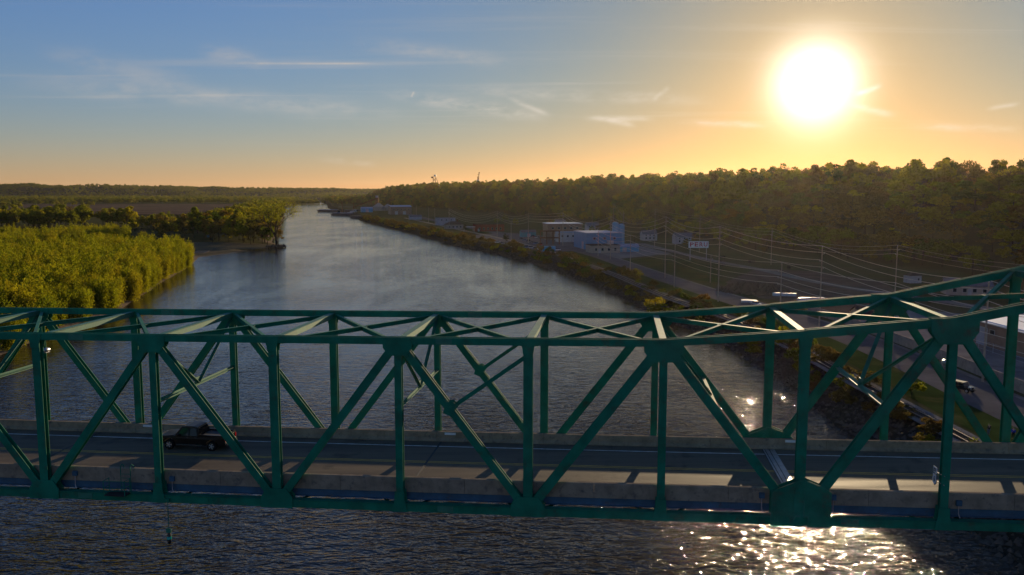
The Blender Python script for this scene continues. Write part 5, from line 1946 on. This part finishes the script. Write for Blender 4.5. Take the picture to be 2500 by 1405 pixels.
# ------------------------------------------------------------------ people by the track
def person(loc, rz, label, top_m, leg_m, arms):
    t = thing('person', loc, label, 'person', None, rz)
    V = {'pel': ((0, 0, .95), .15), 'wai': ((0, 0, 1.10), .13), 'che': ((0, 0, 1.33), .165), 'nec': ((0, 0.01, 1.50), .06), 'hea': ((0, 0.03, 1.62), .085), 'top': ((0, 0.02, 1.73), .07),
         'shl': ((-.19, 0, 1.42), .065), 'shr': ((.19, 0, 1.42), .065), 'hil': ((-.10, 0, .88), .10), 'hir': ((.10, 0, .88), .10), 'knl': ((-.12, .02, .50), .065), 'knr': ((.12, .02, .50), .065),
         'anl': ((-.13, -.02, .09), .045), 'anr': ((.13, -.02, .09), .045), 'tol': ((-.15, .15, .035), .035), 'tor': ((.15, .15, .035), .035)}
    E_ = [('pel', 'wai'), ('wai', 'che'), ('che', 'nec'), ('nec', 'hea'), ('hea', 'top'), ('che', 'shl'), ('che', 'shr'), ('pel', 'hil'), ('pel', 'hir'), ('hil', 'knl'), ('hir', 'knr'), ('knl', 'anl'), ('knr', 'anr'), ('anl', 'tol'), ('anr', 'tor')]
    for s, k in ((-1, 'l'), (1, 'r')):
        el, ha = arms
        V['el' + k] = ((s * el[0], el[1], el[2]), .048)
        V['wr' + k] = ((s * ha[0], ha[1], ha[2]), .032)
        d = (Vector(V['wr' + k][0]) - Vector(V['el' + k][0])).normalized()
        w0 = Vector(V['wr' + k][0])
        V['pa' + k] = (tuple(w0 + d * .07), .036)
        E_ += [('sh' + k, 'el' + k), ('el' + k, 'wr' + k), ('wr' + k, 'pa' + k)]
        for i in range(4):
            off = Vector((0, 0.024 * (i - 1.5), 0))
            V['f%d%s' % (i, k)] = (tuple(w0 + d * (.155 - .012 * abs(i - 1.3)) + off), .009)
            E_.append(('pa' + k, 'f%d%s' % (i, k)))
        V['th' + k] = (tuple(w0 + d * .08 + Vector((0, .055, 0))), .010)
        E_.append(('pa' + k, 'th' + k))
    def skinned(nm, keys, grow, m, root):
        idx = {k: i for i, k in enumerate(keys)}
        me = bpy.data.meshes.new(nm)
        me.from_pydata([V[k][0] for k in keys], [(idx[a], idx[b]) for a, b in E_ if a in idx and b in idx], [])
        me.materials.append(m)
        o = bpy.data.objects.new(nm, me)
        COL.objects.link(o)
        o.parent = t
        md = o.modifiers.new('skin', 'SKIN')
        md.use_smooth_shade = True
        sl = me.skin_vertices[0].data
        for k, i in idx.items():
            sl[i].radius = (V[k][1] * grow, V[k][1] * grow)
            sl[i].use_root = (k == root)
        o.modifiers.new('smooth', 'SUBSURF').levels = 1
        o.modifiers['smooth'].render_levels = 1
        return o
    skinned('body', list(V), 1.0, M['skin'], 'pel')
    skinned('top', ['wai', 'che', 'shl', 'shr', 'ell', 'elr', 'wrl', 'wrr', 'pel'], 1.22, top_m, 'wai')
    skinned('trousers', ['pel', 'hil', 'hir', 'knl', 'knr', 'anl', 'anr'], 1.2, leg_m, 'pel')
    skinned('shoes', ['anl', 'tol'], 1.3, M['black'], 'anl')
    skinned('shoes', ['anr', 'tor'], 1.3, M['black'], 'anr')
    mb = MB(); mb.tube([(0, 0.0, 1.60), (0, -0.02, 1.68), (0, 0.0, 1.79), (0, 0.02, 1.83)], [0.09, 0.12, 0.10, 0.03], 12); mb.build('hair', M['hair'], t, world=False, smooth=True)
    for s in (-1, 1):
        mb = MB(); mb.tube([(s * .035, 0.105, 1.655), (s * .035, 0.125, 1.655)], 0.014, 6); mb.build('eye', M['black'], t, world=False)
    mb = MB(); mb.tube([(0, 0.10, 1.64), (0, 0.145, 1.605), (0, 0.11, 1.595)], [0.012, 0.018, 0.012], 6); mb.build('nose', M['skin'], t, world=False)
    return t


person((72.6, 124.6, GZ + 0.06), R(190), 'person in dark clothes with both hands raised to the face beside the track', M['dark_cloth'], M['jeans'], ((.30, .12, 1.28), (.13, .24, 1.56)))
person((75.4, 123.0, GZ + 0.06), R(170), 'person in a bright blue top standing on the verge', M['blue_cloth'], M['dark_cloth'], ((.30, -.02, 1.14), (.26, .12, .92)))

# ------------------------------------------------------------------ yard clutter
def pipes(c, n, ln, r, rz, label):
    t = thing('pipe_stack', (c[0], c[1], GZ), label, 'pipes', None, rz)
    for i in range(n):
        rowi, col_ = divmod(i, 4)
        x = (col_ - 1.5) * r * 2.05 + (rowi % 2) * r
        z = r + rowi * r * 1.75
        mb = MB(); mb.tube([(x, -ln / 2, z), (x, ln / 2, z)], r, 10); mb.build('pipe', M['pipe'], t, world=False)
pipes((97, 297), 6, 8, 0.30, R(80), 'pale blue pipes stacked in the dirt yard')
pipes((102, 284), 6, 9, 0.30, R(96), 'second heap of pale pipes nearer the street')
pipes((79.5, 279.5), 3, 5, 0.45, R(75), 'large pale pipes lying beside the street edge')
mb = MB()
for i in range(140):
    a, q = rr.uniform(0, 6.28), rr.uniform(0, 1) ** .5
    x, y = 90 + math.cos(a) * q * 13, 312 + math.sin(a) * q * 15
    s = rr.uniform(0.6, 2.2) * (1.2 - q * .7)
    mb.tube([(x - s, y, GZ - .2), (x, y + s * .2, GZ + s * .9), (x + s, y, GZ - .2)], [s * .6, s * .9, s * .5], 7)
tag(mb.build('dirt_mounds', M['dirt']), 'reddish brown heaps of dirt behind the street', 'dirt heap', kind='stuff')
for i, (x, y, s) in enumerate(((118, 470, 1.0), (112, 445, .8), (126, 440, 1.2), (106, 420, .8), (134, 405, 1.0))):
    b_ = MB(); b_.box((x, y, GZ + 0.5 * s), (3.2 * s, 1.4 * s, 1.0 * s), R(20 * i)); b_.box((x, y, GZ + 1.05 * s), (2.6 * s, 1.0 * s, 0.15 * s), R(20 * i))
    tag(b_.build('timber_pile', M['tie']), ['dark timber pile below the town sign', 'small dark timber pile on the near side of the back lane', 'long dark timber pile on the back lane bend', 'low timber pile at the lawn edge', 'dark timber pile beside the back line pole'][i], 'timber pile')

# ------------------------------------------------------------------ barges and terminal
def barge(x, y, rz, ln, label, cover):
    t = thing('barge', (x, y, 0), label, 'barge', 'barges moored at the terminal', rz)
    w = 10.6
    mb = MB(); mb.prof([(-ln / 2, 2.6, w / 2), (-ln / 2 + 5, -0.6, w / 2), (ln / 2 - 5, -0.6, w / 2), (ln / 2, 2.6, w / 2), (ln / 2, 3.2, w / 2), (-ln / 2, 3.2, w / 2)]); mb.build('hull', M['hull'], t, world=False)
    mb = MB(); mb.box((0, 0, 3.7), (ln - 9, w - 2.0, 1.0)); mb.build('coaming', M['hull'], t, world=False)
    if cover:
        n = 7
        for i in range(n):
            x0 = -ln / 2 + 5 + (ln - 10) * i / n
            mb = MB(); mb.prism([(x0 + .1, -w / 2 + 1.1, 4.22), (x0 + .1, -w / 4, 5.2), (x0 + .1, w / 4, 5.2), (x0 + .1, w / 2 - 1.1, 4.22)], ((ln - 10) / n - .2, 0, 0)); mb.build('hatch_cover', M['cover'], t, world=False)
    for sx in (-1, 1):
        for sy in (-1, 1):
            mb = MB(); mb.tube([(sx * (ln / 2 - 2), sy * (w / 2 - 1), 3.2), (sx * (ln / 2 - 2), sy * (w / 2 - 1), 3.9)], 0.22, 8); mb.build('bollard', M['black'], t, world=False)


for px, py, rz, ln, lb, cv in ((803, 518, 150, 58, 'covered barge lying farthest out in the river at the terminal', True),
                              (846, 511, 150, 58, 'covered barge lying behind the outer barge towards the dock', True),
                              (838, 527, 148, 52, 'dark covered barge moored on the near side of the towboat', True),
                              (872, 519, 150, 56, 'covered barge moored under the loading conveyor', True),
                              (879, 534, 140, 40, 'open dark barge moored close to the bushy bank', False)):
    q = at(px, py, 0.0)
    barge(q.x, q.y, R(rz), ln, lb, cv)
tw = thing('towboat', (*at(862, 525, 0)[:2], 0), 'dark towboat with stepped deckhouse among the moored barges', 'boat', None, R(150))
mb = MB(); mb.prof([(-14, 2.0, 4.4), (-11, -0.5, 4.4), (13, -0.5, 4.4), (14, 2.0, 4.4)]); mb.build('hull', M['hull'], tw, world=False)
mb = MB(); mb.box((1, 0, 3.3), (20, 7, 2.6)); dk_ = mb.build('deckhouse', M['grey_wall'], tw, world=False)
mb = MB(); mb.box((-1, 0, 5.8), (12, 6, 2.4)); mb.build('upper_house', M['grey_wall'], tw, world=False)
mb = MB(); mb.box((-4, 0, 8.2), (4.5, 4.5, 2.4)); ph = mb.build('pilothouse', M['white_wall'], tw, world=False)
for s in (-1, 1):
    mb = MB(); mb.box((-4, s * 2.28, 8.5), (3.8, 0.05, 1.1)); mb.build('window', M['glass'], ph, world=False)
    mb = MB(); mb.tube([(4, s * 1.6, 7), (4, s * 1.6, 10)], 0.5, 10); mb.build('funnel', M['black'], tw, world=False)
for i, (x, y, h) in enumerate(((-332, 1650, 22), (-308, 1640, 20), (-297, 1660, 24), (-280, 1650, 24))):
    t = thing('mooring_mast', (x, y, 0), ['steel lattice mast standing at the outer end of the dock', 'short dark mast beside the dock', 'slender lattice mast behind the dock', 'yellowish mast beside the loading tower'][i], 'mast')
    for dx, dy in ((-.7, -.7), (.7, -.7), (.7, .7), (-.7, .7)):
        mb = MB(); mb.bar((dx, dy, -2), (dx * .5, dy * .5, h), 0.25, 0.25); mb.build('leg', M['rust'], t, world=False)
    for k in range(6):
        z0 = 2 + k * (h - 3) / 6
        mb = MB(); mb.bar((-.6, -.6, z0), (.55, -.55, z0 + (h - 3) / 6), 0.12, 0.12); mb.bar((.6, .6, z0), (-.55, .55, z0 + (h - 3) / 6), 0.12, 0.12); mb.build('brace', M['rust'], t, world=False)
    mb = MB(); mb.box((0, 0, h + .2), (2.2, 2.2, 0.4)); mb.build('platform', M['rust'], t, world=False)
lt = thing('loading_terminal', (-262, 1640, GZ), 'grain loading terminal with tower, conical heap and sloping conveyor', 'terminal')
mb = MB(); mb.box((-2, 10, 12.5), (6, 6, 25)); tw2 = mb.build('tower', M['rust'], lt, world=False)
mb = MB(); mb.box((-2, 10, 27), (4.5, 4.5, 4)); mb.build('head_house', M['grey_wall'], lt, world=False)
for i in range(4):
    mb = MB(); mb.box((-2, 6.95, 4 + i * 5.5), (1.6, 0.08, 1.6)); mb.build('window', M['glass'], tw2, world=False)
for x, y, r_, h in ((4, -8, 12, 15), (20, 4, 10, 13)):
    mb = MB(); mb.tube([(x, y, 0), (x, y, h * .5), (x, y, h)], [r_, r_, r_ * .12], 22); mb.build('domed_bin', M['concrete2'], lt, world=False)
mb = MB(); mb.bar((-48, 4, 6), (-3, 9, 23), 2.2, 2.4); mb.build('conveyor_gallery', M['rust'], lt, world=False)
for k in range(4):
    f = 0.12 + k * .22
    x, y, z = -48 + 45 * f, 4 + 5 * f, 6 + 20 * f
    mb = MB(); mb.bar((x - 1, y, -5), (x, y, z - 1.2), 0.35, 0.35); mb.bar((x + 1, y, -5), (x, y, z - 1.2), 0.35, 0.35); mb.build('trestle', M['rust'], lt, world=False)
mb = MB(); mb.box((-40, -18, -0.5), (40, 9, 6)); mb.build('dock', M['hull'], lt, world=False)

# grain elevators and tank beyond the ridge
def ridge_at(px, Y):
    X = (px - 1250) / 2050 * Y * 1.0065
    return X, Y, ground_z(X, Y)
x, y, z = ridge_at(1063, 2290)
z = max(z, 36)
el = thing('grain_elevator', (x, y, z), 'grain elevator with open leg tower and sloping spouts on the ridge', 'elevator')
H_ = 84 - z
for dx, dy in ((-4, -3), (4, -3), (4, 3), (-4, 3)):
    mb = MB(); mb.bar((dx, dy, 0), (dx * .7, dy * .7, H_ - 5), 0.8, 0.8); mb.build('leg', M['rust'], el, world=False)
for k in range(4):
    z0 = k * (H_ - 6) / 4
    for sy in (-1, 1):
        mb = MB(); mb.bar((-3.7, sy * 2.7, z0), (3.4, sy * 2.5, z0 + (H_ - 6) / 4), 0.45, 0.45); mb.bar((3.7, sy * 2.7, z0), (-3.4, sy * 2.5, z0 + (H_ - 6) / 4), 0.45, 0.45); mb.build('brace', M['rust'], el, world=False)
mb = MB(); mb.box((-5, 0, H_ - 4), (6, 4, 4)); mb.build('distributor', M['rust'], el, world=False)
mb = MB(); mb.box((2, 0, H_ + .5), (6, 4, 5)); mb.build('head', M['galv'], el, world=False)
mb = MB(); mb.tube([(13, 0, 0), (13, 0, 17), (13, 0, 22)], [6, 6, 1.2], 16); mb.build('bin', M['galv'], el, world=False)
mb = MB(); mb.tube([(3, 0, H_ - 1), (12.5, 0, 23)], 0.6, 6); mb.build('spout', M['rust'], el, world=False)
x, y, z = ridge_at(1168, 2250)
z = max(z, 36)
H_ = 93 - z
el = thing('grain_elevator', (x, y, z), 'slim grain elevator tower with thin mast on the ridge', 'elevator')
mb = MB(); mb.tube([(0, 0, 0), (0, 0, H_ * .62)], 3.6, 14); mb.build('bin', M['galv'], el, world=False)
mb = MB(); mb.box((0.5, 0, H_ * .70), (3.5, 3.5, H_ * .16)); mb.build('head_house', M['rust'], el, world=False)
mb = MB(); mb.bar((1, 0, H_ * .78), (3, 0, H_ * .95), 1.2, 1.2); mb.box((3.4, 0, H_ * .97), (3, 3, 2.6)); mb.build('leg_head', M['rust'], el, world=False)
mb = MB(); mb.bar((-1.5, 0, H_ * .88), (4, 0, H_ * .90), .8, .8); mb.build('catwalk', M['rust'], el, world=False)
mb = MB(); mb.tube([(5.5, 0, 0), (4.6, 0, H_ * .93)], 0.35, 6); mb.build('mast', M['galv'], el, world=False)
x, y, z = ridge_at(1000, 2900)
tk_ = thing('storage_dome', (x, y, max(z, 30)), 'pale storage dome behind the end of the wooded ridge', 'dome')
mb = MB(); mb.tube([(0, 0, -6), (0, 0, 8), (0, 0, 12), (0, 0, 15), (0, 0, 16.5)], [15, 15, 13, 8, 1.5], 24); mb.build('shell', M['white_roof'], tk_, world=False, smooth=True)
mb = MB(); mb.tube([(0, 0, 16.4), (0, 0, 18)], 1.0, 10); mb.build('vent', M['galv'], tk_, world=False)

# left bank: blue tank box by the lagoon, board steps by the willows
bx_ = thing('blue_box', (-266, 736, ground_z(-266, 736)), 'small bright blue cabin standing by the lagoon', 'cabin')
mb = MB(); mb.box((0, 0, 1.25), (1.9, 1.9, 2.5)); mb.build('body', M['cyan_paint'], bx_, world=False)
mb = MB(); mb.box((0, 0, 2.58), (2.1, 2.1, 0.16)); mb.build('roof', M['pale_blue_wall'], bx_, world=False)
mb = MB(); mb.box((0, -0.97, 1.15), (0.8, 0.04, 1.9)); mb.build('door', M['blue_wall'], bx_, world=False)
st = thing('board_steps', (-212, 566, 0.4), 'row of weathered boards forming steps on the muddy bank', 'steps')
for i in range(5):
    mb = MB(); mb.box((0.3 * i, i * 1.6, 0.2 + i * .28), (8.5, 0.5, 0.14), R(6)); mb.build('board', M['pole'], st, world=False)
for x in (-3.8, 3.8):
    mb = MB(); mb.bar((x, -0.4, 0.0), (x + 1.2, 7.0, 1.25), 0.2, 0.25); mb.build('stringer', M['pole'], st, world=False)

# ------------------------------------------------------------------ haze
hz = bpy.data.materials.new('evening_haze')
hz.use_nodes = True
N = NT(hz.node_tree)
o_ = N.n('ShaderNodeOutputMaterial')
pv = N.n('ShaderNodeVolumePrincipled')
pv.inputs['Color'].default_value = (0.93, 0.86, 0.74, 1)
pv.inputs['Density'].default_value = HAZE
pv.inputs['Anisotropy'].default_value = 0.72
N.link(pv.outputs[0], o_.inputs['Volume'])
mb = MB()
mb.box((0, 4500, 69), (19200, 10100, 150))
ho = mb.build('haze', hz)
tag(ho, 'thin golden evening haze filling the valley', 'haze', kind='stuff')
